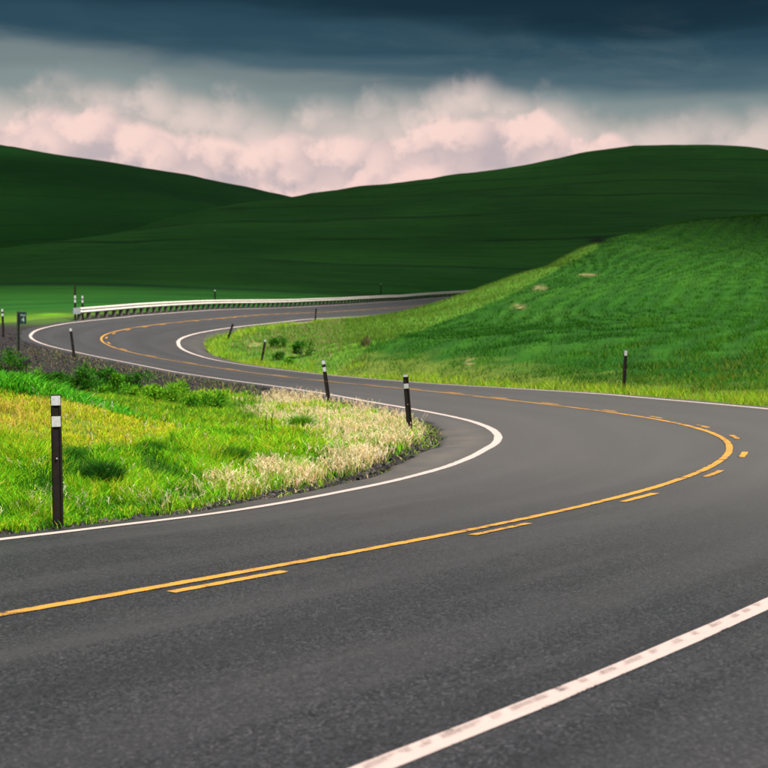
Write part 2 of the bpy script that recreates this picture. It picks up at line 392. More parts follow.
def spaced(lo_d, hi_d, step, lo, hi, grow=1.07, cap=400):
    a = list(np.arange(lo_d, hi_d, step)); s = step; v = a[-1]
    while v < hi: s = min(s * grow, cap); v += s; a.append(v)
    s = step; v = a[0]; b = []
    while v > lo: s = min(s * grow, cap); v -= s; b.append(v)
    return np.array(b[::-1] + a)
XS = spaced(-24, 30, 0.34, -6500, 6500, 1.06)
y1 = np.arange(4, 62, 0.34); y2 = np.arange(62, 190, 1.0)
yy = list(y1) + list(y2); s = 1.0; v = yy[-1]
while v < 9000: s = min(s * 1.045, 300); v += s; yy.append(v)
s = .34; v = 4; b = []
while v > -3000: s = min(s * 1.15, 300); v -= s; b.append(v)
YS = np.array(b[::-1] + yy)
GX, GY = np.meshgrid(XS, YS); gx, gy = GX.ravel(), GY.ravel()
gr = np.hypot(gx, gy)
near = (gr < 330)
gz = far_height(gx, gy)
zt = tps(gx[near], gy[near])
u_near = np.clip(CU + F * gx[near] / np.maximum(gy[near], 1), -200, 1000)
r0 = np.interp(u_near, [-200, 0, 200, 430, 700, 1000], [110, 120, 165, 190, 215, 215])
wn = sstep(gr[near], r0, r0 * 1.28)
gz[near] = zt * (1 - wn) + gz[near] * wn
gsi = np.zeros(len(gx), int); goff = np.full(len(gx), 999.0)
gsi[near], goff[near] = nearest(gx[near], gy[near])
gout = np.where(goff > 0, goff - ED_L[gsi], -goff - ED_R[gsi])       # metres beyond the edge of the asphalt
rz = RT[gsi, 2] - RT[gsi, 3] * np.clip(goff, -ED_R[gsi] - 1.2, ED_L[gsi] + 1.2)
sG_ = RS[gsi]
bumps = fbm(gx, gy, 3.5, 1, 3) * 0.06 * sstep(gout, .3, 1.5) * (1 - sstep(gr, 60, 120)) + fbm(gx, gy, 60, 5, 3) * 0.5 * sstep(gr, 120, 260) + fbm(gx, gy, 190, 6, 2) * 1.3 * sstep(gr, 170, 290)
gz = gz + bumps
bw = np.where(sG_ > 150, 9.0, 2.2)
wr_ = sstep(gout, 0.1, bw)
bed = rz - 0.05 - 0.30 * sstep(-gout, 0.0, 0.9)
gz = np.where(near & (gout < bw), bed * (1 - wr_) + gz * wr_, gz)

def look(arr, x, y):
    ix = np.clip(np.searchsorted(XS, x) - 1, 0, len(XS) - 2); iy = np.clip(np.searchsorted(YS, y) - 1, 0, len(YS) - 2)
    fx = (x - XS[ix]) / (XS[ix + 1] - XS[ix]); fy = (y - YS[iy]) / (YS[iy + 1] - YS[iy])
    a = arr.reshape(GX.shape)
    return (a[iy, ix] * (1 - fx) + a[iy, ix + 1] * fx) * (1 - fy) + (a[iy + 1, ix] * (1 - fx) + a[iy + 1, ix + 1] * fx) * fy
def ground_z(x, y): return look(gz, np.atleast_1d(np.asarray(x, float)), np.atleast_1d(np.asarray(y, float)))
def hit(u, v, zmin=4.0, zmax=420.0):
    """first point of the ground seen along a direction"""
    z = zmin * (zmax / zmin) ** np.linspace(0, 1, 6000)
    x = (u - CU) * z / F; h = H - (v - YH) * z / F
    g = ground_z(x, z); k = np.argmax(h < g)
    return np.array([x[k], z[k], g[k]])
def to_px(x, y, z): 
    yc = np.maximum(y, 0.5); return CU + F * x / yc, YH + F * (H - z) / yc
def inside(poly, u, v):
    r = np.zeros(len(u), bool); n = len(poly)
    for i in range(n):
        (x1, y1_), (x2, y2_) = poly[i], poly[(i + 1) % n]
        c = ((y1_ > v) != (y2_ > v)) & (u < (x2 - x1) * (v - y1_) / (y2_ - y1_ + 1e-12) + x1)
        r ^= c
    return r

# regions of the ground
gu, gv = to_px(gx, gy, gz)
side_l = goff > 0
sG = RS[gsi]
nz1 = fbm(gx, gy, 2.4, 2, 4); nz2 = fbm(gx, gy, 9, 4, 4)
def gravel_width(s): return np.interp(s, [-40, 8, 14, 20, 28, 36, 42, 48, 54, 64, 72, 80, 95, 200], [.12, .12, .34, .8, .62, .9, 3.0, 5.2, 7.0, 7.6, 7.8, 3.0, .8, .6])
m_gravel = np.where(side_l, 1 - sstep(gout + nz1 * .7, gravel_width(sG) * .75, gravel_width(sG) * 1.15 + .15), 0.75 * (1 - sstep(gout + nz1 * .2, .05, .45)))
m_gravel = np.where(near, m_gravel, 0)
m_gravel = np.where((sG < 22) & ~side_l, 1 - sstep(gout + nz1 * .4, 2.0, 4.0), m_gravel)
m_far = sstep(gr, 66, 100) * np.where(goff < 0, 0, 1)
m_far = np.maximum(m_far, sstep(gr, 190, 240))
m_far = np.where((goff < 0) & (gu < 600), np.maximum(m_far, sstep(gy, np.interp(gu, [430, 480, 530, 590, 600], [118, 118, 126, 142, 150]), np.interp(gu, [430, 480, 530, 590, 600], [122, 122, 132, 150, 160]))), m_far)
hillC = (goff < 0) & (gx > -18) & near & (gy > 20)
m_crop = np.where(hillC & (gout > 2.0), sstep(gout + nz1 * 1.2, 2.0, 5.0), 0) * (1 - m_far)
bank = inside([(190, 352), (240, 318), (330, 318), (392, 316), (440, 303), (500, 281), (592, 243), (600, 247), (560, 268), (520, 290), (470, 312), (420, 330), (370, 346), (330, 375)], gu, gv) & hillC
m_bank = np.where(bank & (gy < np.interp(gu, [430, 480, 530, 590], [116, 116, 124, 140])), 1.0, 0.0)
mound = inside([(-200, 396), (0, 402), (60, 404), (110, 412), (165, 430), (190, 440), (120, 450), (60, 446), (0, 456), (-200, 450)], gu, gv) & (gy < 22) & side_l
m_dry = inside([(250, 412), (278, 400), (322, 398), (385, 411), (425, 427), (440, 438), (400, 455), (340, 475), (270, 492), (214, 502), (222, 482), (270, 466), (330, 452), (290, 440), (256, 426)], gu, gv) & side_l & (gy < 36)
def spot(u, v, ru, rv): return np.exp(-(((gu - u) / ru) ** 2 + ((gv - v) / rv) ** 2) ** 1.5)
m_soil = np.zeros(len(gx))
for sp in [(540, 288, 7, 3.0), (518, 307, 8, 2.6), (470, 362, 6, 3.6), (588, 275, 9, 2), (150, 430, 9, 5), (12, 420, 12, 5), (34, 434, 9, 4), (60, 424, 5, 3), (300, 322, 16, 3), (255, 345, 9, 3)]:
    m_soil = np.maximum(m_soil, spot(*sp) * np.where(near, 1, 0))
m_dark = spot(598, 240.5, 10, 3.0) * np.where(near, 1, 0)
m_b = np.where(gr > np.interp(np.clip(gu, -200, 1000), A_u, A_r) * 1.05, 1.0, 0.0) * (gy > 0)
m_yel = np.maximum(spot(52, 314.5, 17, 1.5), .38 * spot(30, 319, 60, 6)) * np.where((gy < 110), 1, 0)  # yellow-green streak, and around it a sunlit band painted into the ground colour

# ------------------------------------------------------------------ ground material and mesh
def ground_material():
    m, t = mat_new('ground_cover')
    pos = t.node('ShaderNodeNewGeometry').outputs['Position']
    sp = t.node('ShaderNodeSeparateXYZ'); t.put(sp.inputs[0], pos); X, Y, Z = sp.outputs
    fine = t.noise(pos, 26, 4, 0.7); midn = t.noise(pos, 2.6, 4, 0.6); big = t.noise(pos, 0.14, 3, 0.55)
    vbig = t.noise(pos, 0.022, 4, 0.5)
    # near turf and soil under the blades
    turf = t.mix(t.step(midn, .35, .65), (0.060, 0.125, 0.014), (0.13, 0.19, 0.022))
    turf = t.mix(t.step(fine, .45, .7), turf, (0.10, 0.085, 0.035))
    # dark crushed basalt
    peb = t.vor(pos, 38.0); peb2 = t.vor(pos, 90.0)
    gravel = t.mix(t.step(peb, 0.05, 0.55), (0.008, 0.008, 0.009), (0.030, 0.028, 0.029))
    gravel = t.mix(t.step(t.noise(pos, 9, 4, .6), .56, .68), gravel, (0.06, 0.048, 0.038))
    # crop on the near hill: drilled rows that bend over the hill, clumps and thin places
    rowc = t.m('ADD', t.m('ADD', t.m('MULTIPLY', X, 0.93), t.m('MULTIPLY', Y, -0.36)), t.m('MULTIPLY', t.noise(pos, 0.012, 1, .5), 14.0))
    rows = t.m('SINE', t.m('MULTIPLY', rowc, 2 * math.pi / 1.9))
    rows = t.m('MULTIPLY_ADD', rows, .5, .5)
    crop = t.mix(t.step(t.noise(pos, .55, 6, .65), .36, .66), (0.013, 0.070, 0.006), (0.024, 0.105, 0.008))
    crop = t.mix(t.m('MULTIPLY', t.step(big, .42, .66), .6), crop, (0.036, 0.120, 0.010))
    crop = t.mix(t.m('MULTIPLY', t.m('SUBTRACT', 1.0, rows), 0.42), crop, (0.010, 0.042, 0.009))
    crop = t.mix(t.m('MULTIPLY', t.step(fine, .5, .72), .35), crop, (0.008, 0.035, 0.007))
    # grassy bank, lighter
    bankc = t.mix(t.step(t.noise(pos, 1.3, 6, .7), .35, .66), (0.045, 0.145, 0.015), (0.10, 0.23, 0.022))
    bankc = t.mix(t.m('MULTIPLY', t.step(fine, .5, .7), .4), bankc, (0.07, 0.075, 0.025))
    # distant winter wheat: contour drilling and tractor lines
    warp = t.m('MULTIPLY', t.noise(pos, 0.006, 3, .5), 40.0)
    cc = t.vec(t.m('MULTIPLY', X, 0.03), t.m('MULTIPLY', Y, 0.03), t.m('ADD', t.m('MULTIPLY', Z, 0.55), t.m('MULTIPLY', warp, .10)))
    bands = t.noise(cc, 2.2, 6, 0.62)
    track = t.m('ABSOLUTE', t.m('SINE', t.m('ADD', t.m('MULTIPLY', Z, 0.36), t.m('MULTIPLY', warp, 0.14))))
    track = t.m('MULTIPLY', t.m('SUBTRACT', 1.0, t.step(track, 0.03, 0.22)), t.step(vbig, .40, .52))
    farc = t.mix(t.step(bands, .30, .70), (0.010, 0.062, 0.009), (0.018, 0.096, 0.012))
    farc = t.mix(t.m('MULTIPLY', t.step(vbig, .40, .66), .55), farc, (0.026, 0.122, 0.013))
    farc = t.mix(t.m('MULTIPLY', track, .75), farc, (0.003, 0.028, 0.008))
    farc = t.mix(t.m('MULTIPLY', t.step(t.noise(pos, 0.5, 4, .7), .48, .7), .22), farc, (0.005, 0.04, 0.010))
    farc = t.mix(t.m('MULTIPLY', t.attr('shade_b'), .6), farc, (0.006, 0.046, 0.009))  # cloud shade over the left far hill, put into the crop colour
    drill = t.m('SINE', t.m('MULTIPLY', t.m('ADD', Z, t.m('MULTIPLY', warp, .45)), 2 * math.pi / 1.25))
    drill = t.m('MULTIPLY', t.step(drill, -.2, .9), t.step(t.noise(pos, .03, 3, .6), .36, .62))
    farc = t.mix(t.m('MULTIPLY', drill, .30), farc, (0.005, 0.032, 0.006))
    soil = t.mix(midn, (0.26, 0.17, 0.09), (0.38, 0.27, 0.16))
    drysoil = t.mix(midn, (0.30, 0.22, 0.11), (0.20, 0.17, 0.07))
    c = t.mix(t.attr('dry'), turf, drysoil)
    c = t.mix(t.attr('crop'), c, crop)
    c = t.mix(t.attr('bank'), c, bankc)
    c = t.mix(t.attr('far'), c, farc)
    edge = t.m('ADD', t.attr('gravel'), t.m('MULTIPLY_ADD', t.noise(pos, 3.0, 5, .65), .5, -.25))
    c = t.mix(t.step(edge, .35, .65), c, gravel)
    c = t.mix(t.m('MULTIPLY', t.attr('soil'), t.step(t.noise(pos, 1.1, 4, .75), .44, .60)), c, soil)
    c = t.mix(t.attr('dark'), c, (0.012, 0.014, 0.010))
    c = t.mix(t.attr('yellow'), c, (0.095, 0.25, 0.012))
    h = t.m('ADD', t.m('MULTIPLY', fine, .4), t.m('MULTIPLY', t.noise(pos, 1.1, 4, .7), 1.2))
    p = principled(t, c, 0.95, 0.08, t.bump(h, 0.55, 0.25))
    finish(t, p.outputs[0])
    return m
nxg, nyg = len(XS), len(YS)
ii = np.arange(nxg * nyg).reshape(nyg, nxg)
quads = np.stack([ii[:-1, :-1].ravel(), ii[:-1, 1:].ravel(), ii[1:, 1:].ravel(), ii[1:, :-1].ravel()], 1)
M_ground = ground_material()
ground = mesh_np('ground', np.stack([gx, gy, gz], 1), [quads], M_ground, smooth=True, attrs=dict(
    gravel=m_gravel, crop=m_crop, bank=m_bank * (1 - m_far * 0), far=m_far * (1 - m_bank), dry=np.maximum(m_dry, 0) * 1.0, soil=m_soil, shade_b=m_b, dark=m_dark, yellow=m_yel))
tag(ground, 'green farmland ground with rolling crop hills behind the road', kind='structure')

# ------------------------------------------------------------------ asphalt
def asphalt_color(t, off, s, pos):
    spk = t.noise(pos, 90, 2, .6); mid_ = t.noise(pos, 34, 4, .7); patch = t.noise(pos, 0.8, 3, .6); lng = t.noise(t.vec(t.m('MULTIPLY', off, 1.4), t.m('MULTIPLY', s, .10), 0.0), 1.6, 4, .6)
    vc = t.node('ShaderNodeTexVoronoi'); t.put(vc.inputs['Vector'], pos); vc.inputs['Scale'].default_value = 85.0
    st = t.node('ShaderNodeSeparateXYZ'); t.put(st.inputs[0], vc.outputs['Color'])
    c = t.mix(t.step(st.outputs[0], .10, .95), (0.0035, 0.0038, 0.0056), (0.0235, 0.0242, 0.031))
    c = t.mix(t.m('MULTIPLY', t.step(st.outputs[1], .84, .95), .60), c, (0.080, 0.078, 0.084))
    c = t.mix(t.m('MULTIPLY', t.step(mid_, .50, .70), .45), c, (0.036, 0.036, 0.043))
    c = t.mix(t.m('MULTIPLY', t.step(mid_, .50, .30), .55), c, (0.006, 0.0062, 0.0082))
    # wheel paths polished paler, oil line between them
    wp = t.m('COSINE', t.m('MULTIPLY', off, 2 * math.pi / 1.75))
    c = t.mix(t.m('MULTIPLY', t.step(wp, -.2, -1.0), .28), c, (0.040, 0.039, 0.044))
    c = t.mix(t.m('MULTIPLY', t.step(wp, .55, 1.0), .25), c, (0.009, 0.009, 0.012))
    c = t.mix(t.m('MULTIPLY', t.step(lng, .52, .72), .38), c, (0.044, 0.042, 0.046))
    c = t.mix(t.m('MULTIPLY', t.step(lng, .48, .30), .40), c, (0.009, 0.009, 0.012))
    c = t.mix(t.m('MULTIPLY', t.step(patch, .52, .74), .28), c, (0.042, 0.040, 0.043))
    return c, t.m('ADD', t.m('MULTIPLY', mid_, .6), t.m('MULTIPLY', spk, .5))
def uvs(t):
    n = t.node('ShaderNodeUVMap'); n.uv_map = 'UVMap'
    sp = t.node('ShaderNodeSeparateXYZ'); t.put(sp.inputs[0], n.outputs[0]); return sp.outputs[0], sp.outputs[1]
def asphalt_material():
    m, t = mat_new('asphalt'); off, s = uvs(t)
    pos = t.node('ShaderNodeNewGeometry').outputs['Position']
    c, h = asphalt_color(t, off, s, pos)
    # paving seam beside the centre line, a wandering sealed crack
    wig = t.m('MULTIPLY_ADD', t.noise(t.vec(t.m('MULTIPLY', s, .9), 0.0, 3.3), 1.0, 5, .7), .16, -.46)
    seam = t.step(t.m('ABSOLUTE', t.m('SUBTRACT', off, wig)), .028, .006)
    seam = t.m('MULTIPLY', seam, t.step(t.noise(t.vec(t.m('MULTIPLY', s, .35), 5.0, 0.0), 1.0, 2, .5), .42, .55))
    c = t.mix(t.m('MULTIPLY', seam, .8), c, (0.012, 0.012, 0.013))
    c = t.mix(t.m('MULTIPLY', t.attr('bend_pale'), .95), c, t.mix(.5, c, (0.105, 0.097, 0.094)))  # asphalt paler through the first bend
    # dust swept to the inside of the bends
    dust = t.m('MULTIPLY', t.attr('dust'), t.step(t.noise(pos, 1.5, 5, .6), .30, .62))
    c = t.mix(t.m('MULTIPLY', dust, .35), c, (0.15, 0.125, 0.10))
    grit = t.m('MULTIPLY', t.attr('grit'), t.step(t.noise(pos, 60, 3, .7), .50, .58))
    c = t.mix(grit, c, (0.028, 0.027, 0.027))
    p = principled(t, c, t.m('MULTIPLY_ADD', h, .2, .42), 0.45, t.bump(h, 0.5, 0.005))
    finish(t, p.outputs[0]); return m
M_asph = asphalt_material()
cs = np.r_[0, .012, .05, .12, .25, .4, .5, .6, .75, .88, .95, .988, 1]
nS, nC = len(RS), len(cs)
jit = 0.05 * np.sin(RS * 2.7) + 0.04 * np.sin(RS * 5.9 + 1) + 0.05 * np.sin(RS * 1.1 + 2)
ED_Lj = ED_L + jit; ED_Rj = ED_R + jit[::-1]
offs = -ED_Rj[:, None] + (ED_Lj + ED_Rj)[:, None] * cs[None]
Vr = np.zeros((nS, nC + 2, 3)); UVr = np.zeros((nS, nC + 2, 2))
for j in range(nC):
    Vr[:, j + 1, 0] = RT[:, 0] + RNor[:, 0] * offs[:, j]; Vr[:, j + 1, 1] = RT[:, 1] + RNor[:, 1] * offs[:, j]
    Vr[:, j + 1, 2] = RT[:, 2] - RT[:, 3] * offs[:, j]; UVr[:, j + 1, 0] = offs[:, j]; UVr[:, j + 1, 1] = RS
for j, k, sgn in ((0, 1, -1), (nC + 1, nC, 1)):
    Vr[:, j] = Vr[:, k]; Vr[:, j, :2] += RNor * 0.10 * sgn; Vr[:, j, 2] -= 0.32; UVr[:, j] = UVr[:, k]
Vr[:, 1, 2] -= .018; Vr[:, nC, 2] -= .018
ir = np.arange(nS * (nC + 2)).reshape(nS, nC + 2)
qr = np.stack([ir[:-1, :-1].ravel(), ir[1:, :-1].ravel(), ir[1:, 1:].ravel(), ir[:-1, 1:].ravel()], 1)
dust = np.zeros((nS, nC + 2)); grit = np.zeros((nS, nC + 2))
dst = np.interp(RS, [14, 22, 28, 34, 60, 68, 76, 84, 92], [0, 1, 1, 0, 0, 0, 0, 0, 0])
dst2 = np.interp(RS, [58, 66, 78, 90], [0, .7, .7, 0])
for j in range(nC):
    o = offs[:, j]
    dust[:, j + 1] = dst * np.clip((o - RT[:, 4] + .1) / .4, 0, 1) + dst2 * np.clip((-o - RT[:, 5]) / .4, 0, 1)
    grit[:, j + 1] = np.clip((o - ED_L + .25) / .25, 0, 1) * .9 + np.clip((-o - ED_R + .3) / .3, 0, 1) * .6
bend_pale = np.zeros((nS, nC + 2)) + (np.interp(RS, [13, 22, 30, 44, 52], [0, 1, 1, .7, .25]))[:, None]
road = mesh_np('road', Vr.reshape(-1, 3), [qr[:, ::-1]], M_asph, smooth=True, uv=UVr.reshape(-1, 2), attrs=dict(dust=dust, grit=grit, bend_pale=bend_pale))
tag(road, 'winding two lane asphalt road bending left and then right', kind='structure')

# ------------------------------------------------------------------ painted lines, thin sheets on the asphalt
def paint_material(name, c1, c2, wear, period=None):
    m, t = mat_new(name); q, s = uvs(t)
    pos = t.node('ShaderNodeNewGeometry').outputs['Position']
    a, h = asphalt_color(t, q, s, pos)
    fine = t.noise(pos, 70, 4, .7); crs = t.noise(pos, 7, 4, .6); lo = t.noise(pos, .55, 3, .5)
    c = t.mix(crs, c1, c2)
    c = t.mix(t.m('MULTIPLY', t.step(fine, .5, .75), .25), c, (0.25, 0.21, 0.17))
    wv = t.m('ADD', t.m('MULTIPLY', fine, .45), t.m('ADD', t.m('MULTIPLY', crs, .45), t.m('MULTIPLY', lo, .35)))
    edge = t.m('ABSOLUTE', q)                                   # q runs -1 .. 1 across the line
    wv = t.m('ADD', wv, t.m('MULTIPLY', t.step(edge, .65, 1.0), .16))
    if period:                                                  # tyre scuffs on the lane side at even steps
        ph = t.m('ADD', t.m('ADD', t.m('DIVIDE', s, period), t.m('MULTIPLY', t.noise(t.vec(s, 0.0, 0.0), 2.6, 3, .6), 3.4)), t.m('MULTIPLY', q, -.34))
        k = t.step(t.m('ADD', t.m('SINE', t.m('MULTIPLY', ph, 2 * math.pi)), t.m('MULTIPLY_ADD', crs, 2.4, -1.2)), -.55, .75)
        k = t.m('MULTIPLY', k, t.step(t.m('ABSOLUTE', t.m('SUBTRACT', q, .45)), .52, .20))
        k = t.m('MULTIPLY', k, t.step(t.noise(pos, 3.1, 3, .6), .22, .52))
        k = t.m('MULTIPLY', k, t.step(fine, .25, .55))
        k = t.m('ADD', k, t.m('MULTIPLY', t.step(t.noise(t.vec(t.m('MULTIPLY', q, 2.2), t.m('MULTIPLY', s, 1.2), 4.0), 2.0, 4, .65), .54, .70), .35), clamp=True)
        c = t.mix(t.m('MULTIPLY', k, .62), c, (0.13, 0.095, 0.09)); wv = t.m('ADD', wv, t.m('MULTIPLY', k, .12))
    c = t.mix(t.step(wv, wear, wear + .10), c, a)
    p = principled(t, c, 0.6, 0.35, t.bump(h, 0.35, 0.004))
    finish(t, p.outputs[0]); return m
M_white = paint_material('white_road_paint', (0.48, 0.395, 0.375), (0.39, 0.32, 0.30), .77)
M_white_near = paint_material('scuffed_white_road_paint', (0.46, 0.365, 0.35), (0.39, 0.31, 0.295), .80, .20)
M_yellow = paint_material('yellow_road_paint', (0.50, 0.25, 0.035), (0.41, 0.20, 0.03), .645)
def stripe(name, s0, s1, off, width, mat, label=None, step=.4):
    ss = np.arange(s0, s1 + 1e-6, step) if s1 - s0 > step else np.linspace(s0, s1, 5)
    if ss[-1] < s1: ss = np.r_[ss, s1]
    oc = off(ss) if callable(off) else np.full(len(ss), off)
    V = []; U = []
    for q in (-1, 0, 1):
        wj = width / 2 * (1 + .05 * np.sin(ss * 3.1 + q) + .04 * np.sin(ss * 9.7))
        p = road_pt(ss, oc + q * wj); p[:, 2] += .005; V.append(p); U.append(np.stack([np.full(len(ss), q), ss], 1))
    V = np.stack(V, 1); U = np.stack(U, 1); n_ = len(ss); ix = np.arange(n_ * 3).reshape(n_, 3)
    qd = np.stack([ix[:-1, :-1].ravel(), ix[1:, :-1].ravel(), ix[1:, 1:].ravel(), ix[:-1, 1:].ravel()], 1)
    o = mesh_np(name, V.reshape(-1, 3), [qd[:, ::-1]], mat, road, smooth=True, uv=U.reshape(-1, 2))
    if label: o['label'] = label
    return o
WL = lambda s: np.interp(s, RS, RT[:, 4]); WR = lambda s: -np.interp(s, RS, RT[:, 5])
stripe('edge_line', -34, 230, WL, .15, M_white, 'white edge line beside the grass verge')
stripe('edge_line', -34, 20, WR, .125, M_white_near, 'white edge line scuffed with dark tyre marks')
stripe('edge_line', 20, 230, WR, .19, M_white, 'white edge line along the crop hill')
stripe('center_line', -34, 230, 0.0, .125, M_yellow, 'solid yellow centre line')
dashes = [(11.75, 12.75), (15.05, 16.0), (18.05, 18.95), (20.8, 21.55), (23.25, 24.0), (26.1, 26.8), (28.45, 29.1), (31.0, 31.6), (33.3, 34.0)]
s = 36.3
while s < 170: dashes.append((s, s + .95)); s += 3.0
dashes += [(9.2 - 3 * k, 10.1 - 3 * k) for k in range(0, 8)]
for a, b in dashes: stripe('center_dash', a, b, -.235, .11, M_yellow)

# ------------------------------------------------------------------ the storm cloud whose shadow lies on the hills
def cloud_material():
    m, t = mat_new('cloud_vapour')
    pos = t.node('ShaderNodeNewGeometry').outputs['Position']
    d = t.node('ShaderNodeBsdfDiffuse'); t.put(d.inputs[0], (0.72, 0.74, 0.78))
    tr = t.node('ShaderNodeBsdfTranslucent'); t.put(tr.inputs[0], (0.72, 0.74, 0.78))
    tp = t.node('ShaderNodeBsdfTransparent')
    mx = t.node('ShaderNodeMixShader'); mx.inputs[0].default_value = .4; t.l.new(d.outputs[0], mx.inputs[1]); t.l.new(tr.outputs[0], mx.inputs[2])
    m2 = t.node('ShaderNodeMixShader'); t.put(m2.inputs[0], t.m('MULTIPLY_ADD', t.noise(pos, 0.0065, 3, .6), 1.5, -.52, clamp=True)); t.l.new(mx.outputs[0], m2.inputs[1]); t.l.new(tp.outputs[0], m2.inputs[2])
    finish(t, m2.outputs[0]); return m
def cloud(name, cx, cy, cz, rx, ry, rz_, seed, label):
    nu, nv = 96, 40
    th = np.linspace(0, 2 * math.pi, nu, endpoint=False); ph = np.linspace(-math.pi / 2, math.pi / 2, nv)
    T, Pp = np.meshgrid(th, ph); ct, st, cp, sp_ = np.cos(T), np.sin(T), np.cos(Pp), np.sin(Pp)
    # superellipse footprint, flat base, lumpy top
    sup = (np.abs(ct) ** 4 + np.abs(st) ** 4) ** -.25
    x = ct * sup * np.sign(cp) * np.abs(cp) ** .35; y = st * sup * np.abs(cp) ** .35; z = np.where(sp_ < 0, sp_ * .35, sp_)
    X_, Y_ = cx + x * rx, cy + y * ry
    lump = fbm(X_, Y_, 260, seed, 4)
    X_ += fbm(Y_, X_ + 900 * sp_, 190, seed + 1, 3) * 26; Y_ += fbm(X_, Y_ + 900 * sp_, 190, seed + 2, 3) * 26
    Z_ = cz + z * rz_ * (1 + .45 * lump) + 10 * lump
    ix = np.arange(nu * nv).reshape(nv, nu); nx_ = np.roll(ix, -1, 1)
    q = np.stack([ix[:-1].ravel(), nx_[:-1].ravel(), nx_[1:].ravel(), ix[1:].ravel()], 1)
    o = mesh_np(name, np.stack([X_, Y_, Z_], 2).reshape(-1, 3), [q], M_cloud, smooth=True)
    return tag(o, label, kind='structure')
M_cloud = cloud_material()
CLOUD_Z = 360.0
k = CLOUD_Z / TO_SUN.z
# it shades the ground from about y = 70 m back over the hills
cloud('storm_cloud', 60 + TO_SUN.x * k, 588 + TO_SUN.y * k, CLOUD_Z, 520, 445, 70, 11, 'broad grey storm cloud high over the hills')

# ------------------------------------------------------------------ roadside things
def flat_mat(name, color, rough=.6, spec=.4, metal=0.0, var=None, scale=30.0):
    m, t = mat_new(name)
    pos = t.node('ShaderNodeTexCoord').outputs['Object']
    c = color
    if var: c = t.mix(t.step(t.noise(pos, scale, 5, .65), .35, .68), color, var)
    p = principled(t, c, rough, spec, None, metal); finish(t, p.outputs[0]); return m
M_post = flat_mat('brown_post_plastic', (0.006, 0.004, 0.0035), .6, .2, 0, (0.011, 0.008, 0.006), 14)
M_refl = flat_mat('reflective_sheet', (0.40, 0.42, 0.42), .35, .5, 0, (0.30, 0.32, 0.32), 40)
M_steel = flat_mat('galvanised_steel', (0.66, 0.62, 0.57), .50, .5, 0.10, (0.52, 0.49, 0.45), 3)
M_steel_d = flat_mat('weathered_steel', (0.24, 0.27, 0.29), .6, .4, 0.2, (0.16, 0.18, 0.19), 9)
M_wood = flat_mat('dark_rail_post', (0.075, 0.070, 0.066), .9, .1, 0, (0.11, 0.10, 0.09), 12)
M_sign = flat_mat('green_sign_sheet', (0.003, 0.026, 0.022), .4, .5)
M_signw = flat_mat('sign_lettering', (0.30, 0.36, 0.34), .4, .5)
M_signpost = flat_mat('green_steel_post', (0.016, 0.024, 0.017), .6, .4, 0, (0.028, 0.036, 0.026), 20)
M_black = flat_mat('black_plate', (0.008, 0.009, 0.010), .5, .4)

def post_parts(root, h, wd=.105, bands=(.0, .10, .19, .29), top_extra=0.0, one=False):
    """ribbed flexible marker post; bands are distances below the top"""
    bm = bmesh.new(); d = .028
    prof = [(-wd / 2, 0), (-wd / 2, -d * .55), (-wd * .40, -d), (-wd * .30, -d), (-wd * .22, -d * .62), (wd * .22, -d * .62), (wd * .30, -d), (wd * .40, -d), (wd / 2, -d * .55), (wd / 2, 0), (wd * .12, d * .45), (-wd * .12, d * .45)]
    lo = [bm.verts.new((x, y, -.45)) for x, y in prof]; mid_ = [bm.verts.new((x, y, h * .5)) for x, y in prof]
    hi = [bm.verts.new((x * .97, y, h - .006)) for x, y in prof]; cap = [bm.verts.new((x * .88, y * .8, h)) for x, y in prof]
    n_ = len(prof)
    for a, b in ((lo, mid_), (mid_, hi), (hi, cap)):
        for i in range(n_): bm.faces.new((a[i], a[(i + 1) % n_], b[(i + 1) % n_], b[i]))
    bm.faces.new(cap); bm.faces.new(lo[::-1])
    mesh_bm('post_body', bm, M_post, root)
    for a, b in zip(bands[::2], bands[1::2]):
        bm = bmesh.new(); x = wd * .43
        bm_box(bm, -x, x, -d - .006, -d - .001, h - top_extra - b + .004, h - top_extra - a - .004, .0015)
        mesh_bm('reflector', bm, M_refl, root)
    bm = bmesh.new(); bm_box(bm, -.008, .008, -d - .010, -d * .5, h * .52, h * .52 + .016, .003); mesh_bm('bolt', bm, M_steel_d, root)
posts = [  # base pixel, top pixel, label, options
    ((58.4, 527), (55.7, 394.5), 'brown marker post with two grey reflectors in the green verge where the mound starts', dict(edge=True, bands=(.008, .10, .19, .29))),
    ((410.5, 438), (405.5, 374.5), 'leaning brown marker post with chipped top band at the tip of the dry grass', dict(bands=(.0, .05, .17, .27))),
    ((329.5, 405.5), (323, 360), 'leaning brown marker post with two white bands behind the dry grass', dict(bands=(.01, .12, .19, .31))),
    ((74.5, 359.5), (70.5, 328), 'tilted brown marker post on the dark gravel bank below the hairpin', dict(bands=(.01, .13))),
    ((261, 364.5), (265.5, 339.5), 'brown marker post leaning right between the road and the small bushes', dict(bands=(.01, .12))),
    ((227.5, 340), (233, 324), 'steeply leaning plain brown post on the inside of the hairpin', dict(bands=())),
    ((315.2, 322), (316.2, 308.4), 'upright plain brown post beside the upper road opposite the guardrail', dict(bands=())),
    ((623.5, 391.5), (626, 350), 'brown marker post with one white band at the foot of the crop hill', dict(bands=(.012, .17))),
    ((3.6, 337), (2.2, 309), 'brown marker post with two reflectors outside the hairpin near the mile sign', dict(bands=(.0, .12, .19, .31))),
    ((75.3, 320.5), (74.9, 285.8), 'tall brown marker post rising above the grey guardrail end', dict(bands=(.45, .60, .64, .79), )),
    ((82.8, 320), (82.4, 295.3), 'shorter brown marker post in front of the first guardrail section', dict(bands=(.02, .17, .22, .37))),
]
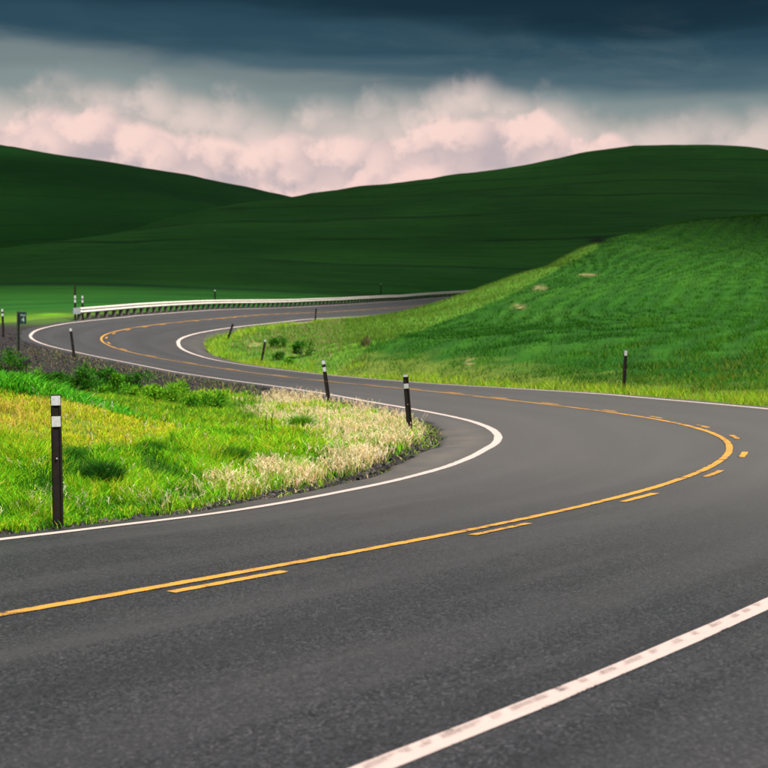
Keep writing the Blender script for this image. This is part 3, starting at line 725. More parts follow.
for (bu, bv), (tu, tv), lab, op in posts:
    if op.pop('edge', False):
        z_ = np.linspace(7, 14, 1400); x_ = (bu - CU) * z_ / F
        k_ = np.argmax((look(gout, x_, z_) > .16)); b = np.array([x_[k_], z_[k_], ground_z(x_[k_], z_[k_])[0]])
        bv = to_px(b[0], b[1], b[2])[1]
    else: b = hit(bu, bv)
    hh = (bv - tv) * b[1] / F
    top = np.array([(tu - CU) * b[1] / F, b[1], b[2] + hh])
    root = empty('delineator_post', b); ax = Vector(top - b); L_ = ax.length
    rot = Vector((0, 0, 1)).rotation_difference(ax.normalized()); yaw = Matrix.Rotation(math.atan2(-b[0], b[1]) + random.uniform(-.12, .12), 4, 'Z')
    root.rotation_euler = (rot.to_matrix().to_4x4() @ yaw).to_euler()
    sc = L_ / 1.2
    bands = tuple(x * max(.8, min(sc, 1.3)) for x in op['bands'])
    post_parts(root, L_, .105 if b[1] < 60 else .12, bands)
    tag(root, lab, 'marker post', 'marker posts along the road')
# two more beyond the guardrail, only their tops clear it
for (u_, tv_), lab in (((215, 289.8), 'dark marker post whose top shows above the middle of the guardrail'), ((381, 283.8), 'dark marker post whose top shows above the far end of the guardrail')):
    z_ = np.linspace(60, 190, 2600); x_ = (u_ - CU) * z_ / F; o_ = look(goff, x_, z_); e_ = o_ - np.interp(look(sG, x_, z_), RS, RT[:, 4])
    k_ = np.argmax((o_ > 0) & (e_ > 1.7) & (z_ > 75)); g_ = ground_z(x_[k_], z_[k_])[0]
    hh = H - (tv_ - YH) * z_[k_] / F - g_
    root = empty('delineator_post', (x_[k_], z_[k_], g_)); post_parts(root, hh, .13, (.0, .12)); tag(root, lab, 'marker post', 'marker posts along the road')

# ---- guardrail: W beam sections on dark posts, flared end piece
S0 = 78.6
for q in np.arange(70, 95, .1):
    pt = road_pt(q, np.interp(q, RS, RT[:, 4]) + .75)[0]; uu, _ = to_px(*pt)
    if q > 74 and uu > 79: S0 = q; break
rail = empty('guardrail', road_pt(S0, np.interp(S0, RS, RT[:, 4]) + .75)[0])
tag(rail, 'long pale steel guardrail along the outside of the upper road', 'guardrail')
org = np.array(rail.location)
def rail_off(s): return np.interp(s, RS, RT[:, 4]) + .75
wprof = [(0, .345), (.035, .335), (.075, .285), (.075, .255), (.012, .195), (.012, .150), (.075, .090), (.075, .060), (.035, .010), (0, 0)]
def rail_base(s):
    p = road_pt(s, 0)[0]; q = road_pt(np.array([s]), rail_off(s))[0]
    q[2] = ground_z(q[0], q[1])[0]; return q
sec = 3.81; s = S0; n_sec = 0
zsm_s = np.arange(S0 - 2, 216, .5); zsm = np.array([max(rail_base(a)[2], road_pt(a, rail_off(a))[0][2] - .12) for a in zsm_s]); zsm = np.convolve(np.pad(zsm, 6, mode='edge'), np.ones(13) / 13, 'valid')
def zrail(s): return np.interp(s, zsm_s, zsm)
while s < 208:
    ss = np.linspace(s, s + sec + .06, 6); V = []
    for j, a in enumerate(ss):
        p = road_pt(a, rail_off(a))[0]; i_ = np.interp(a, RS, np.arange(len(RS))); nrm = RNor[int(i_)]
        lap = .004 if j > 4 else 0
        for dx_, dz_ in wprof:
            q = p.copy(); q[:2] -= nrm * (dx_ + lap); q[2] = zrail(a) + .43 + dz_; V.append(q - org)
        for dx_, dz_ in wprof[::-1]:
            q = p.copy(); q[:2] -= nrm * (dx_ - .008 + lap); q[2] = zrail(a) + .43 + dz_; V.append(q - org)
    npf = len(wprof) * 2; ix = np.arange(6 * npf).reshape(6, npf); nx_ = np.roll(ix, -1, 1)
    q = np.stack([ix[:-1].ravel(), nx_[:-1].ravel(), nx_[1:].ravel(), ix[1:].ravel()], 1)
    mesh_np('rail_section', V, [q], M_steel, rail)
    s += sec
pm = None; a = S0 + .25
while a < 208:
    p = road_pt(a, rail_off(a) + .14)[0]; nrm = RNor[int(np.interp(a, RS, np.arange(len(RS))))]
    if pm is None:
        bm = bmesh.new(); bm_box(bm, -.09, .09, -.10, .10, -.5, .74, .008); bm_box(bm, -.075, .075, .10, .15, .40, .74)
        o = mesh_bm('post', bm, M_wood, rail); pm = o.data
    else:
        o = bpy.data.objects.new('post', pm); col.objects.link(o); o.parent = rail
    o.location = (p[0] - org[0], p[1] - org[1], zrail(a) - org[2]); o.rotation_euler = (0, 0, math.atan2(-nrm[1], -nrm[0]) - math.pi / 2)
    a += 1.27
# end piece: flared grey plate turned from the traffic
bm = bmesh.new(); pe = np.array([road_pt(S0 - .58, rail_off(S0 - .58) + .16)[0], road_pt(S0 - .02, rail_off(S0 - .02) - .02)[0]])
z0_ = zrail(S0)
for k_, p in enumerate(pe):
    pass
sh = [(pe[0], .34, .70), (pe[0] * .6 + pe[1] * .4, .36, .75), (pe[1], .40, .79)]
rows_ = []
for p, a_, b_ in sh:
    for off_ in (0, .05):
        nrm = RNor[int(np.interp(S0, RS, np.arange(len(RS))))]
        rows_.append([bm.verts.new((p[0] - org[0] - nrm[0] * off_, p[1] - org[1] - nrm[1] * off_, z0_ - org[2] + z_)) for z_ in (a_, (a_ + b_) / 2, b_)])
fr = [rows_[1], rows_[3], rows_[5]]; bk = [rows_[0], rows_[2], rows_[4]]
for k_ in (0, 1):
    for j in (0, 1):
        bm.faces.new((fr[k_][j], fr[k_ + 1][j], fr[k_ + 1][j + 1], fr[k_][j + 1])); bm.faces.new((bk[k_][j], bk[k_][j + 1], bk[k_ + 1][j + 1], bk[k_ + 1][j]))
    bm.faces.new((fr[k_][2], fr[k_ + 1][2], bk[k_ + 1][2], bk[k_][2])); bm.faces.new((fr[k_][0], bk[k_][0], bk[k_ + 1][0], fr[k_ + 1][0]))
for k_ in (0, 2):
    for j in (0, 1): bm.faces.new((fr[k_][j], fr[k_][j + 1], bk[k_][j + 1], bk[k_][j]))
o = mesh_bm('end_plate', bm, M_steel_d, rail); o['label'] = 'grey flared end plate'

# ---- green mile sign outside the hairpin
b = hit(18.4, 353.5); d_ = b[1]
root = empty('mile_sign', b); root.rotation_euler = (0, 0, .10)
tag(root, 'small green mile sign on a thin steel post outside the hairpin', 'road sign')
hp = (353.5 - 311.5) * d_ / F
bm = bmesh.new(); bm_box(bm, -.055, -.043, -.05, .03, -.4, hp, .002); bm_box(bm, .043, .055, -.05, .03, -.4, hp, .002); bm_box(bm, -.045, .045, .02, .032, -.4, hp + .002, .002); mesh_bm('post', bm, M_signpost, root)
pw, ph_ = 6.6 * d_ / F, 12.0 * d_ / F; px0 = .06; pz1 = hp - .02
bm = bmesh.new(); bm_box(bm, px0, px0 + pw, -.066, -.056, pz1 - ph_, pz1, .004)
panel = mesh_bm('panel', bm, M_sign, root)
def letters(txt, size, x, z, parent):
    cu = bpy.data.curves.new('letters', 'FONT'); cu.body = txt; cu.size = size; cu.align_x = 'CENTER'; cu.align_y = 'CENTER'; cu.extrude = .001
    tmp = bpy.data.objects.new('tmp', cu); col.objects.link(tmp)
    dg = bpy.context.evaluated_depsgraph_get(); dg.update()
    me = bpy.data.meshes.new_from_object(tmp.evaluated_get(dg)); bpy.data.objects.remove(tmp)
    me.materials.clear(); me.materials.append(M_signw)
    o = bpy.data.objects.new('lettering', me); col.objects.link(o); o.parent = parent
    o.rotation_euler = (R_(90), 0, 0); o.location = (x, -.0685, z); return o
letters('MILE', .105, px0 + pw / 2, pz1 - ph_ * .28, panel)
letters('4', .26, px0 + pw / 2, pz1 - ph_ * .66, panel)

# ---- thin stake with a dark plate behind the crop on the mound
zz_ = 27.0; xx_ = (26.3 - CU) * zz_ / F; gg_ = ground_z(xx_, zz_)[0]; ht_ = H - (365 - YH) * zz_ / F - gg_
root = empty('marker_stake', (xx_, zz_, gg_)); tag(root, 'thin dark stake with a small tilted black plate behind the mound crop', 'stake')
bm = bmesh.new(); bm_box(bm, -.011, .011, -.011, .011, -.3, ht_ + .03, .003); mesh_bm('stake', bm, M_black, root)
bm = bmesh.new(); bm_box(bm, -.10, .10, -.03, .03, -.045, .045, .012); o = mesh_bm('plate', bm, M_black, root); o.location = (.012, -.012, ht_ + .07); o.rotation_euler = (0, -.42, .2)

# ------------------------------------------------------------------ vegetation
def leaf_material(name, trans=.42, rough=.55):
    m, t = mat_new(name); c = t.attr('tint', 'Color')
    p = principled(t, c, rough, .06)
    tr = t.node('ShaderNodeBsdfTranslucent'); t.put(tr.inputs[0], t.mix(.5, c, t.mix(1.0, c, (1.35, 1.25, .6), 'MULTIPLY')))
    mx = t.node('ShaderNodeMixShader'); mx.inputs[0].default_value = trans
    t.l.new(p.outputs[0], mx.inputs[1]); t.l.new(tr.outputs[0], mx.inputs[2]); finish(t, mx.outputs[0]); return m
M_leaf = leaf_material('grass_leaf'); M_straw = leaf_material('straw', .45, .8)

def blades(name, P, h, wd, lean, C, mat, parent=None, seg=2, C_tip=None):
    n = len(P); a = rng.random(n) * 6.283; la = rng.random(n) * 6.283
    h = np.broadcast_to(h, n); wd = np.broadcast_to(wd, n); lean = np.broadcast_to(lean, n)
    wx = np.stack([np.cos(a), np.sin(a), np.zeros(n)], 1) * wd[:, None] * .5
    ld = np.stack([np.cos(la), np.sin(la), np.zeros(n)], 1) * (h * lean)[:, None]
    up = np.zeros((n, 3)); up[:, 2] = h
    base = P - np.array([0, 0, .02])
    if C_tip is None: C_tip = C
    if seg == 1:
        V = np.stack([base - wx, base + wx, base + ld + up], 1); CC = np.stack([C, C, C_tip], 1)
        ix = np.arange(n * 3).reshape(n, 3); polys = [ix]
    else:
        mid_ = base + ld * .32 + up * .58; tip = base + ld + up * (1 - .22 * lean)[:, None]
        V = np.stack([base - wx * .8, base + wx * .8, mid_ - wx, mid_ + wx, tip], 1); CC = np.stack([C, C, (C + C_tip) / 2, (C + C_tip) / 2, C_tip], 1)
        ix = np.arange(n * 5).reshape(n, 5); polys = [ix[:, [0, 1, 3, 2]], ix[:, [2, 3, 4]]]
    return mesh_np(name, V.reshape(-1, 3), polys, mat, parent, cols=CC.reshape(-1, 3))

def pick(n, cols, var=.18):
    c = np.asarray(cols, float); k = rng.integers(0, len(c), n)
    return np.clip(c[k] * (1 + var * rng.standard_normal((n, 1))) * (1 + .08 * rng.standard_normal((n, 3))), .004, .95)

def scatter(n, x0, x1, y0, y1, power=1.5):
    """random ground points, denser near; returns x, y, z and their places on the ground"""
    y = (y0 ** (1 - power) + rng.random(n) * (y1 ** (1 - power) - y0 ** (1 - power))) ** (1 / (1 - power)) if power != 1 else y0 * (y1 / y0) ** rng.random(n)
    x = x0 + rng.random(n) * (x1 - x0)
    z = ground_z(x, y); u, v = to_px(x, y, z)
    ok = (u > -170) & (u < 940) & (v < 640)
    x, y, z, u, v = (q[ok] for q in (x, y, z, u, v))
    return x, y, z, u, v, look(gout, x, y), look(goff, x, y), look(sG, x, y)
def sel(ok, *a): return [q[ok] for q in a]

DRY_PX = [(250, 414), (262, 404), (300, 398), (330, 400), (385, 412), (420, 427), (428, 437), (400, 461), (340, 480), (270, 497), (214, 507), (222, 486), (262, 474), (335, 459), (332, 446), (295, 436), (285, 428), (256, 424)]

# --- green grass of the near verge
x, y, z, u, v, out, off, ss = scatter(950000, -13, 6.5, 9.6, 40, 1.9)
n1 = fbm(x, y, 1.3, 8, 3); n2 = fbm(x, y, 3.6, 9, 3)
ok = (off > 0) & (out > .02 + .10 * n1) & (out > gravel_width(ss) * (.75 + .35 * n1) - .05) & (u < 470)
x, y, z, u, v, out, ss, n1, n2 = sel(ok, x, y, z, u, v, out, ss, n1, n2)
dry = inside(DRY_PX, u + 16 * n1, v + 5 * n2)
mnd = inside([(-200, 380), (0, 388), (60, 393), (110, 403), (165, 424), (194, 437), (135, 449), (60, 447), (0, 458), (-200, 456)], u + 5 * n1, v + 4 * n2) & (y < 22)
keep = (look(m_soil, x, y) + .4 * n1 < .55) & (rng.random(len(x)) < np.where(dry, .42, np.where(mnd, .8, 1.0)) * np.clip(.75 + .5 * n1, .3, 1))
x, y, z, u, v, out, ss, n1, n2, dry, mnd = sel(keep, x, y, z, u, v, out, ss, n1, n2, dry, mnd)
n = len(x); print('verge blades', n)
C = pick(n, [(.120, .400, .010), (.175, .450, .012), (.24, .48, .014), (.075, .310, .010)])
yel = pick(n, [(.36, .47, .018), (.29, .45, .016), (.43, .47, .03), (.46, .38, .06)])
dk = pick(n, [(.030, .145, .010), (.020, .105, .010), (.045, .185, .012)])
wy = np.clip(.30 + .55 * n2 + .35 * n1, 0, 1)[:, None]; C = np.where(rng.random((n, 1)) < wy * .55, yel, C)
C = np.where((rng.random(n) < np.clip(-(n1 * 1.5 + n2) * 1.1 - .12, 0, .92))[:, None], dk, C)
Cm = pick(n, [(.36, .46, .015), (.30, .46, .015), (.43, .46, .02), (.22, .42, .015), (.50, .38, .07)])
tanp = (rng.random(n) < np.clip(.12 + .9 * n2 + .5 * n1, 0, .6) * np.clip(1 - (u - 10) / 110, 0, 1))[:, None]
Cm = np.where(tanp, pick(n, [(.48, .34, .12), (.42, .31, .10), (.46, .40, .05)]), Cm)
C = np.where(mnd[:, None], Cm, C)
hgt = (.17 + .12 * rng.random(n)) * (1 + .45 * n2 + .2 * n1); hgt = np.where(mnd, hgt * .55, hgt) * np.clip(.35 + out * .9, .35, 1)
wd = np.where(y < 18, .0085, .0075 + .00035 * y) * (.7 + .7 * rng.random(n))
o = blades('grass', np.stack([x, y, z], 1), np.clip(hgt, .05, .5), wd, .25 + .6 * rng.random(n), C, M_leaf, C_tip=C * np.array([1.15, 1.05, .9]))
tag(o, 'bright green and yellowish roadside grass on the near verge', 'grass', kind='stuff')

# --- pale seed heads: dry brome on the tip of the verge, a few loose ones in the green
def plumes(name, x, y, z, h, mat, label, cat, cols, stalk, head=.075):
    n = len(x); P = np.stack([x, y, z], 1); a = rng.random(n) * 6.283; ln = (.15 + .75 * rng.random(n) ** 1.5) * h
    d = np.stack([np.cos(a) * ln, np.sin(a) * ln, h], 1)
    V = []; F4 = []; Cc = []; k0 = 0
    b = rng.random(n) * 6.283; wv = np.stack([np.cos(b), np.sin(b), np.zeros(n)], 1)
    tip = P + d
    w1 = wv * .0035
    V.append(np.stack([P - w1, P + w1, tip + w1, tip - w1], 1).reshape(-1, 3)); Cc.append(np.repeat(stalk, 4, 0)); ix = np.arange(n * 4).reshape(n, 4); F4.append(ix); k0 = n * 4
    for j in range(5):
        b2 = rng.random(n) * 6.283; ww = np.stack([np.cos(b2), np.sin(b2), .3 * rng.standard_normal(n)], 1) * (head * (.04 + .06 * rng.random(n)))[:, None]
        dn = d / np.linalg.norm(d, axis=1)[:, None]; ax = dn + .85 * np.stack([np.cos(b2 + 1.5), np.sin(b2 + 1.5), -.4 * np.ones(n)], 1)
        c0 = tip - dn * (head * (.2 + .25 * j)) [:, None] if not np.isscalar(head) else tip - dn * head * (.1 + .28 * j)
        L = head * (.55 + .4 * rng.random(n))[:, None]
        V.append(np.stack([c0 - ax * L * .3, c0 + ww, c0 + ax * L, c0 - ww], 1).reshape(-1, 3)); Cc.append(np.repeat(cols, 4, 0)); F4.append(ix + k0); k0 += n * 4
    o = mesh_np(name, np.concatenate(V), [np.concatenate(F4)], mat, cols=np.concatenate(Cc))
    return tag(o, label, cat, kind='stuff')
x, y, z, u, v, out, off, ss = scatter(150000, -6, 5, 13, 38, 1.7)
n1 = fbm(x, y, 1.6, 12, 3); n2 = fbm(x, y, 5, 13, 2)
ok = (off > 0) & (out > .35) & inside(DRY_PX, u + 18 * n1 + 8 * rng.standard_normal(len(x)), v + 5 * n2 + 2.5 * rng.standard_normal(len(x))) & (rng.random(len(x)) < np.clip(.30 + .6 * n1, .03, .8))
x, y, z, n1 = sel(ok, x, y, z, n1); n = len(x); print('plumes', n)
st = pick(n, [(.60, .48, .24), (.52, .46, .18), (.40, .42, .12)])
plumes('dry_grass', x, y, z, .11 + .20 * rng.random(n), M_straw, 'pale straw coloured seeding grass at the tip of the verge', 'grass', pick(n, [(.80, .65, .50), (.84, .74, .60), (.76, .58, .46), (.78, .69, .50)], .08), st, .07)
x, y, z, u, v, out, off, ss = scatter(9000, -9, 3, 10, 24, 1.7)
n1 = fbm(x, y, 1.1, 20, 3)
ok = (off > 0) & (out > .05) & (((out < 1.0) & (n1 > .05)) | (n1 > .62)) & (u < 260)
x, y, z = sel(ok, x, y, z); x = x[:900]; y = y[:900]; z = z[:900]; n = len(x)
plumes('seed_heads', x, y, z, .16 + .14 * rng.random(n), M_straw, 'scattered cream seed heads along the green verge by the asphalt', 'grass', pick(n, [(.60, .56, .38), (.66, .58, .46)], .1), pick(n, [(.20, .30, .05)]), .06)

# --- young crop on top of the mound
x, y, z, u, v, out, off, ss = scatter(60000, -16, -2, 17.4, 24, 1.0)
ok = (off > 0) & (u < 150) & (y > np.interp(u, [-200, 0, 60, 110, 150], [18.0, 18.3, 18.8, 19.3, 20.4])) & (y < np.interp(u, [-200, 0, 110, 150], [23.5, 23, 21.6, 20.8]))
x, y, z = sel(ok, x, y, z); x, y, z = x[:16000], y[:16000], z[:16000]; n = len(x); print('mound crop', n)
o = blades('crop', np.stack([x, y, z], 1),     (.26 + .18 * rng.random(n)) * np.interp(CU + F * x / y, [40, 140], [1, .55]), .016 + .014 * rng.random(n), .3 + .6 * rng.random(n), pick(n, [(.055, .32, .014), (.09, .40, .02), (.14, .43, .025), (.035, .22, .012)]), M_leaf)
tag(o, 'bright green young crop leaves on top of the roadside mound', 'crop', kind='stuff')

# --- hollow behind the mound, foot of the embankment, weeds in the gravel
x, y, z, u, v, out, off, ss = scatter(150000, -24, 0, 22, 50, 1.2)
n1 = fbm(x, y, 2.2, 15, 3)
gwid = gravel_width(ss)
ok = (off > 0) & (out > .1) & (u < 260) & (rng.random(len(x)) < np.where(out > gwid * .85 + .6 * n1, .85,   .10 + .22 * np.clip(n1, 0, 1)))
x, y, z, u, out, n1, ss = sel(ok, x, y, z, u, out, n1, ss); n = len(x); print('hollow', n)
ing = out < gravel_width(ss)
C = np.where(ing[:, None], pick(n, [(.10, .20, .03), (.26, .21, .10), (.06, .16, .02), (.20, .20, .06), (.30, .24, .13)]), pick(n, [(.07, .23, .012), (.12, .27, .015), (.20, .30, .02), (.04, .15, .01)]))
o = blades('weeds', np.stack([x, y, z], 1), np.where(ing, .07 + .16 * rng.random(n), .18 + .2 * rng.random(n)), .014 + .012 * rng.random(n), .25 + .6 * rng.random(n), C, M_leaf)
tag(o, 'grass and sparse weeds in the hollow and on the gravel embankment', 'weeds', kind='stuff')

# --- small weeds along the near gravel edge at the tip of the verge
x, y, z, u, v, out, off, ss = scatter(150000, -5, 5.5, 12, 36, 1.4)
n1 = fbm(x, y, .9, 17, 3)
ok = (off > 0) & (out > .02) & (out < .9) & (ss > 12) & (ss < 48) & (rng.random(len(x)) < np.clip(.05 + .4 * n1 + .5 * np.clip((ss - 22) / 6, 0, 1) * (ss < 34), 0, 1))
x, y, z = sel(ok, x, y, z); n = len(x); print('edge weeds', n)
o = blades('edge_weeds', np.stack([x, y, z], 1), .04 + .09 * rng.random(n), .012 + .010 * rng.random(n), .5 + .8 * rng.random(n), pick(n, [(.11, .27, .02), (.17, .31, .025), (.24, .32, .05), (.42, .34, .18)]), M_leaf)
tag(o, 'low green weeds growing out of the gravel around the tip of the verge', 'weeds', kind='stuff')

# --- right side: bright strip by the asphalt, then the crop of the hill, grass inside the second bend
x, y, z, u, v, out, off, ss = scatter(1050000, -16, 72, 26, 200, 1.45)
n1 = fbm(x, y, 3.0, 22, 3); n2 = fbm(x, y, 14, 23, 3)
ok = (off < 0) & (out > .05) & (look(m_far, x, y) < .5) & (rng.random(len(x)) < np.clip(.8 + .4 * n1, .3, 1))
x, y, z, u, v, out, ss, n1, n2 = sel(ok, x, y, z, u, v, out, ss, n1, n2); n = len(x); print('hill blades', n)
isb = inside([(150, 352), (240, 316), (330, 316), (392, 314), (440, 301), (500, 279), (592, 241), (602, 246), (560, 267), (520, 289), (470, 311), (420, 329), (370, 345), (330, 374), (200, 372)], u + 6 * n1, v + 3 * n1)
strip = out < 1.15 + 1.0 * n1
rowc = .93 * x - .36 * y + 6 * fbm(x, y, 60, 30, 2)
rowk = .5 + .5 * np.cos(rowc * 6.283 / 1.5)
keep = strip | isb | (rng.random(n) < np.where(y > 45, .10 + .90 * rowk, .8)); keep &= ~((look(m_soil, x, y) + .35 * n1 + .3 * (rng.random(n) - .5)) > .5)
slope_shade = inside([(385, 350), (440, 330), (500, 303), (560, 270), (604, 246), (670, 262), (655, 312), (600, 352), (520, 366), (440, 366)], u + 14 * n1, v + 9 * n1 + 9 * n2)  # dark shadow patch on the slope, put into the blade colours
x, y, z, u, v, out, n1, n2, isb, strip, slope_shade, rowk = sel(keep, x, y, z, u, v, out, n1, n2, isb, strip, slope_shade, rowk); n = len(x)
C = pick(n, [(.022, .118, .005), (.030, .145, .006), (.044, .168, .008), (.015, .082, .005)])
C = C * (.62 + .30 * rowk)[:, None]
lt = (rng.random(n) < np.clip(.10 + .6 * n2, 0, .8))[:, None]; C = np.where(lt, pick(n, [(.072, .20, .010), (.052, .175, .008)]), C)
C = np.where((slope_shade & (rng.random(n) < .82))[:, None], pick(n, [(.012, .074, .004), (.017, .092, .005), (.009, .056, .004)]), C)
# nearer the road on the right the stand is thin and yellowing
yl = np.clip((u - 560) / 180, 0, 1) * np.clip(1 - (out - 1) / 14, 0, 1) * np.clip(.45 + n1, 0, 1)
C = np.where((rng.random(n) < yl * .8)[:, None], pick(n, [(.14, .21, .02), (.18, .21, .025), (.10, .19, .018)]), C)
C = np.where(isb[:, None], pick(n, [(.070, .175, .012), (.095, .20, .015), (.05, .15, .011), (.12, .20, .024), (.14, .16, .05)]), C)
inb = isb & (u < 345); C = np.where((inb & (rng.random(n) < np.clip(.30 + .9 * n1, 0, .8)))[:, None], pick(n, [(.30, .25, .12), (.22, .24, .07), (.36, .29, .16), (.05, .14, .02)]), C)
C = np.where(strip[:, None], pick(n, [(.20, .38, .014), (.28, .42, .018), (.13, .33, .012), (.40, .42, .06)]), C)
hgt = np.where(strip, .16 + .22 * rng.random(n), np.where(isb, .14 + .14 * rng.random(n), .10 + .15 * rng.random(n) + .08 * n1))
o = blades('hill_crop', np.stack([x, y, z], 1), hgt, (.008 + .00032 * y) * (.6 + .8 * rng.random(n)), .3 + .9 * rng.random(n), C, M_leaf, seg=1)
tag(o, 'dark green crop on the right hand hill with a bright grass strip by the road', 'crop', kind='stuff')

# --- loose dark stones on the embankment and along the asphalt edge
x, y, z, u, v, out, off, ss = scatter(330000, -22, 5.5, 10.5, 58, 1.3)
n1 = fbm(x, y, .7, 33, 3)
gw = gravel_width(ss)
ok = (off > 0) & (out > -.02) & (out < gw * 1.05 + .12) & (u < 470) & (rng.random(len(x)) < np.where(y > 33, .30, np.clip(.75 + .6 * n1, .2, 1)))
x, y, z = sel(ok, x, y, z); n = len(x); print('stones', n)
tv = np.array([(1, 0, 0), (-1, 0, 0), (0, 1, 0), (0, -1, 0), (0, 0, 1), (0, 0, -1)], float); tf = np.array([(0, 2, 4), (2, 1, 4), (1, 3, 4), (3, 0, 4), (2, 0, 5), (1, 2, 5), (3, 1, 5), (0, 3, 5)])
sz = (.012 + .026 * rng.random(n) ** 2) * np.where(y > 30, 1.6, 1.15)
ang = rng.random(n) * 6.283; ca, sa = np.cos(ang), np.sin(ang)
loc = tv[None] * sz[:, None, None] * (1 + .4 * rng.standard_normal((n, 6, 1))) + rng.standard_normal((n, 6, 3)) * (sz * .25)[:, None, None]
vx = loc[..., 0] * ca[:, None] - loc[..., 1] * sa[:, None]; vy = loc[..., 0] * sa[:, None] + loc[..., 1] * ca[:, None]
V = np.stack([x[:, None] + vx, y[:, None] + vy, z[:, None] + loc[..., 2] * .75 + (sz * .3)[:, None]], 2)
Ft = (tf[None] + (np.arange(n) * 6)[:, None, None]).reshape(-1, 3)
def stone_material():
    m, t = mat_new('basalt_stone'); p = principled(t, t.attr('tint', 'Color'), .85, .2); finish(t, p.outputs[0]); return m
cst = np.repeat(pick(n, [(.022, .021, .022), (.034, .032, .032), (.015, .015, .017), (.06, .052, .047)], .2), 6, 0)
o = mesh_np('gravel', V.reshape(-1, 3), [Ft], stone_material(), cols=cst)
tag(o, 'loose dark crushed stone beside the asphalt and down the embankment', 'gravel', kind='stuff')

# ------------------------------------------------------------------ single bushes and tufts
M_stem = flat_mat('bush_stem', (.06, .05, .03), .9, .1)
def bush(bu, bv, wpx, hpx, label, cols, zfix=None, leaf=1.0, nleaf=2200, group=None, name='bush'):
    if zfix: b = np.array([(bu - CU) * zfix / F, zfix, 0.0]); b[2] = ground_z(b[0], b[1])[0]
    else: b = hit(bu, bv)
    rx = wpx * b[1] / F / 2; hz = hpx * b[1] / F
    root = empty(name, b); tag(root, label, 'bush', group)
    # several shoots, each a lobe of leaves
    nl = 14; lob = np.stack([rng.uniform(-.85, .85, nl) * rx, rng.uniform(-.6, .6, nl) * rx, hz * rng.uniform(.15, .72, nl)], 1); lob[0] = (0, 0, hz * .66)
    lr = rng.uniform(.22, .50, nl) * min(rx, hz * .8)
    k_ = rng.integers(0, nl, nleaf); d = rng.standard_normal((nleaf, 3)); d /= np.linalg.norm(d, axis=1)[:, None]
    rr = lr[k_] * rng.random(nleaf) ** .45
    P = lob[k_] + d * rr[:, None]; P[:, 2] = np.maximum(P[:, 2], .02)
    sz = leaf * (.035 + .03 * rng.random(nleaf)) * (b[1] / 34) ** .5
    a = d * .7 + rng.standard_normal((nleaf, 3)) * .5; a[:, 2] += .5; a /= np.linalg.norm(a, axis=1)[:, None]
    s_ = np.cross(a, rng.standard_normal((nleaf, 3))); s_ /= np.linalg.norm(s_, axis=1)[:, None]
    V = np.stack([P - a * sz[:, None] * .5, P + s_ * sz[:, None] * .32, P + a * sz[:, None] * .9, P - s_ * sz[:, None] * .32], 1)
    mesh_np('foliage', V.reshape(-1, 3), [np.arange(nleaf * 4).reshape(-1, 4)], M_leaf, root, cols=np.repeat(pick(nleaf, cols), 4, 0))
    bm = bmesh.new()
    for q in lob:
        vs = []
        for t_ in (0, 1):
            c = Vector(q) * t_; r_ = .012 * (1 - .6 * t_)
            vs.append([bm.verts.new((c.x + r_ * math.cos(g), c.y + r_ * math.sin(g), c.z - .05 * (1 - t_))) for g in (0, 2.09, 4.19)])
        for i in range(3): bm.faces.new((vs[0][i], vs[0][(i + 1) % 3], vs[1][(i + 1) % 3], vs[1][i]))
    mesh_bm('stems', bm, M_stem, root); return root
GB = 'bushes in the hollow below the embankment'
g_dark = [(.034, .150, .012), (.055, .20, .014), (.02, .095, .010)]
g_mid = [(.085, .28, .014), (.12, .33, .016), (.05, .18, .012)]
g_lit = [(.14, .36, .016), (.20, .40, .02), (.075, .24, .012)]
bush(9, 371, 36, 24, 'dark low bush under the mile sign post', g_dark, group=GB)
bush(44, 384, 20, 30, 'narrow dark bush just right of the thin stake', g_dark, zfix=33, group=GB)
bush(84, 398, 54, 42, 'largest dark green bush in the hollow behind the mound', g_dark, zfix=31, nleaf=4200, group=GB)
bush(119, 402, 44, 40, 'mid green bush between the largest bush and the paler ones', g_mid, zfix=31, nleaf=3000, group=GB)
bush(148, 407, 30, 25, 'small pale green bush at the end of the mound crop', g_lit, zfix=30, group=GB)
bush(172, 413, 46, 33, 'round bright green bush beyond the sloping end of the mound', g_lit, zfix=28.5, nleaf=3200, group=GB)
bush(205, 420, 40, 27, 'bushy green clump beside the pale dry grass edge', g_mid, zfix=27, nleaf=2800, group=GB)
bush(60, 394, 26, 26, 'low dark bush filling the gap left of the largest bush', g_dark, zfix=34, group=GB)
bush(103, 399, 34, 34, 'ragged dark bush touching the right side of the largest bush', g_dark, zfix=33, nleaf=2600, group=GB)
bush(134, 404, 32, 32, 'dark bush squeezed behind the small pale green bush', g_dark, zfix=33, group=GB)
bush(189, 416, 28, 17, 'low mid green bush between the round bright bush and the bushy clump', g_mid, zfix=29, group=GB)
bush(24, 380, 30, 20, 'low green bush beside the foot of the thin stake', g_mid, zfix=38, group=GB)
GI = 'small bushes inside the second bend'
bush(278, 348, 17, 13, 'small round bush near the bare soil inside the bend', g_dark, nleaf=700, leaf=1.2, group=GI)
bush(303, 357, 21, 19, 'largest dark bush inside the second bend', g_dark, nleaf=900, leaf=1.2, group=GI)
bush(278, 360, 13, 9, 'low bush between the leaning post and the larger bushes', g_dark, nleaf=500, leaf=1.2, group=GI)
bush(289, 365, 12, 7, 'tiny bush nearest the asphalt inside the bend', g_mid, nleaf=420, leaf=1.2, group=GI)

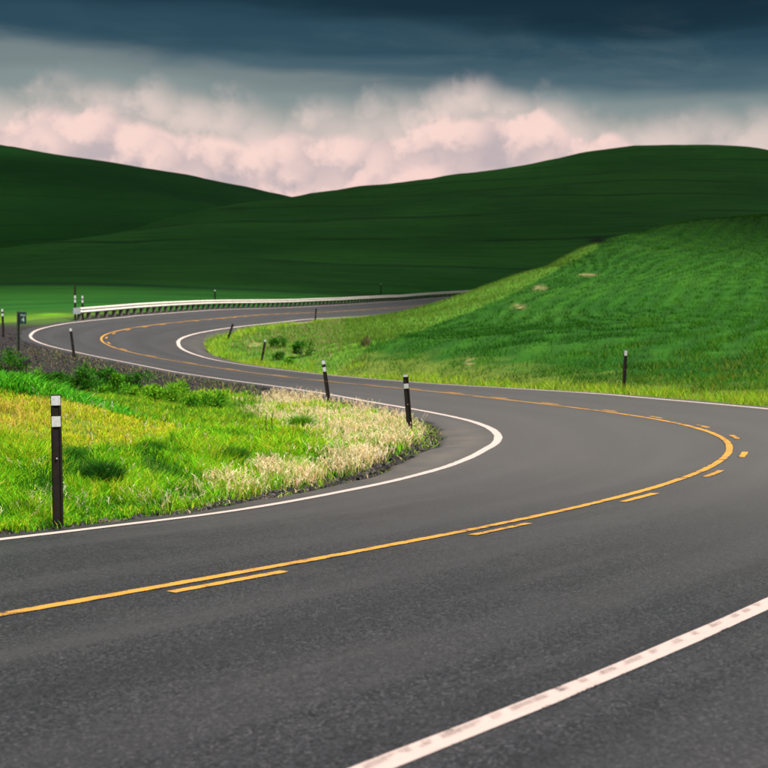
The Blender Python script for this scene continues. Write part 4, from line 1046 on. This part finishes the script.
def tuft(bu, bv, wpx, hpx, label, cols, nb=900, name='grass_tuft', lean=(.25, .9), wscale=1.0, zfix=None):
    b = hit(bu, bv) if not zfix else np.array([(bu - CU) * zfix / F, zfix, ground_z((bu - CU) * zfix / F, zfix)[0]])
    rx = wpx * b[1] / F / 2; hz = hpx * b[1] / F
    root = empty(name, b); tag(root, label, 'grass tuft')
    r = rx * .75 * np.sqrt(rng.random(nb)); a = rng.random(nb) * 6.283
    P = np.stack([r * np.cos(a), r * np.sin(a), np.zeros(nb)], 1)
    h = hz * (1 - .55 * (r / rx) ** 2) * (.6 + .45 * rng.random(nb))
    blades('leaves', P, h, .009 * wscale * (.7 + .7 * rng.random(nb)), rng.uniform(*lean, nb), pick(nb, cols), M_leaf, root)
    bm = bmesh.new(); bmesh.ops.create_icosphere(bm, subdivisions=2, radius=1)
    for v_ in bm.verts: v_.co = Vector((v_.co.x * rx * .5, v_.co.y * rx * .5, v_.co.z * hz * .12))
    mesh_bm('root_clump', bm, M_stem, root); return root
tuft(102, 489, 44, 38, 'dark green grass tuft in the bright verge near the tall marker post', [(.018, .085, .010), (.028, .12, .012), (.012, .06, .008)], 1500)
tuft(231, 466, 42, 26, 'long dark green tuft beside the dry seed heads', [(.022, .11, .010), (.04, .16, .012)], 1300)
tuft(301, 434, 27, 28, 'single bright green tuft standing in the pale dry grass', [(.09, .27, .014), (.06, .21, .012), (.13, .30, .016)], 900)
tuft(70, 462, 30, 22, 'deep green tuft at the foot of the mound', [(.03, .13, .010), (.05, .18, .012)], 900)
tuft(152, 452, 34, 16, 'low green tuft below the bare soil of the mound', [(.04, .17, .010), (.06, .2, .012)], 800)
tuft(366, 346, 15, 15, 'brown dead weed stalks at the foot of the crop hill', [(.10, .085, .045), (.15, .12, .07), (.07, .08, .03)], 90, 'dead_weed', (.05, .5), 2.4)
# two thin dead stalks in the verge
for (u_, v0_, v1_, lab) in ((267, 441, 412, 'thin bare stalk at the edge of the dry grass'), (273, 439, 411, 'thin stalk with a few yellow buds beside the bare stalk')):
    b = hit(u_, v0_); h_ = (v0_ - v1_) * b[1] / F; root = empty('weed_stalk', b); tag(root, lab, 'weed')
    bm = bmesh.new(); pr = None
    for k_ in range(7):
        t_ = k_ / 6; c = (.02 * math.sin(3 * t_ + u_), 0, h_ * t_ - .03); r_ = .006 * (1 - .55 * t_)
        ring = [bm.verts.new((c[0] + r_ * math.cos(g), r_ * math.sin(g), c[2])) for g in (0, 1.57, 3.14, 4.71)]
        if pr:
            for i in range(4): bm.faces.new((pr[i], pr[(i + 1) % 4], ring[(i + 1) % 4], ring[i]))
        pr = ring
    mesh_bm('stem', bm, M_stem, root)
    nb = 60; t_ = .35 + .65 * rng.random(nb); P = np.stack([.02 * np.sin(3 * t_ + u_), np.zeros(nb), h_ * t_], 1)
    blades('leaves', P, .05 + .03 * rng.random(nb), .008, 1.2, pick(nb, [(.12, .20, .03), (.22, .22, .04)]), M_leaf, root)
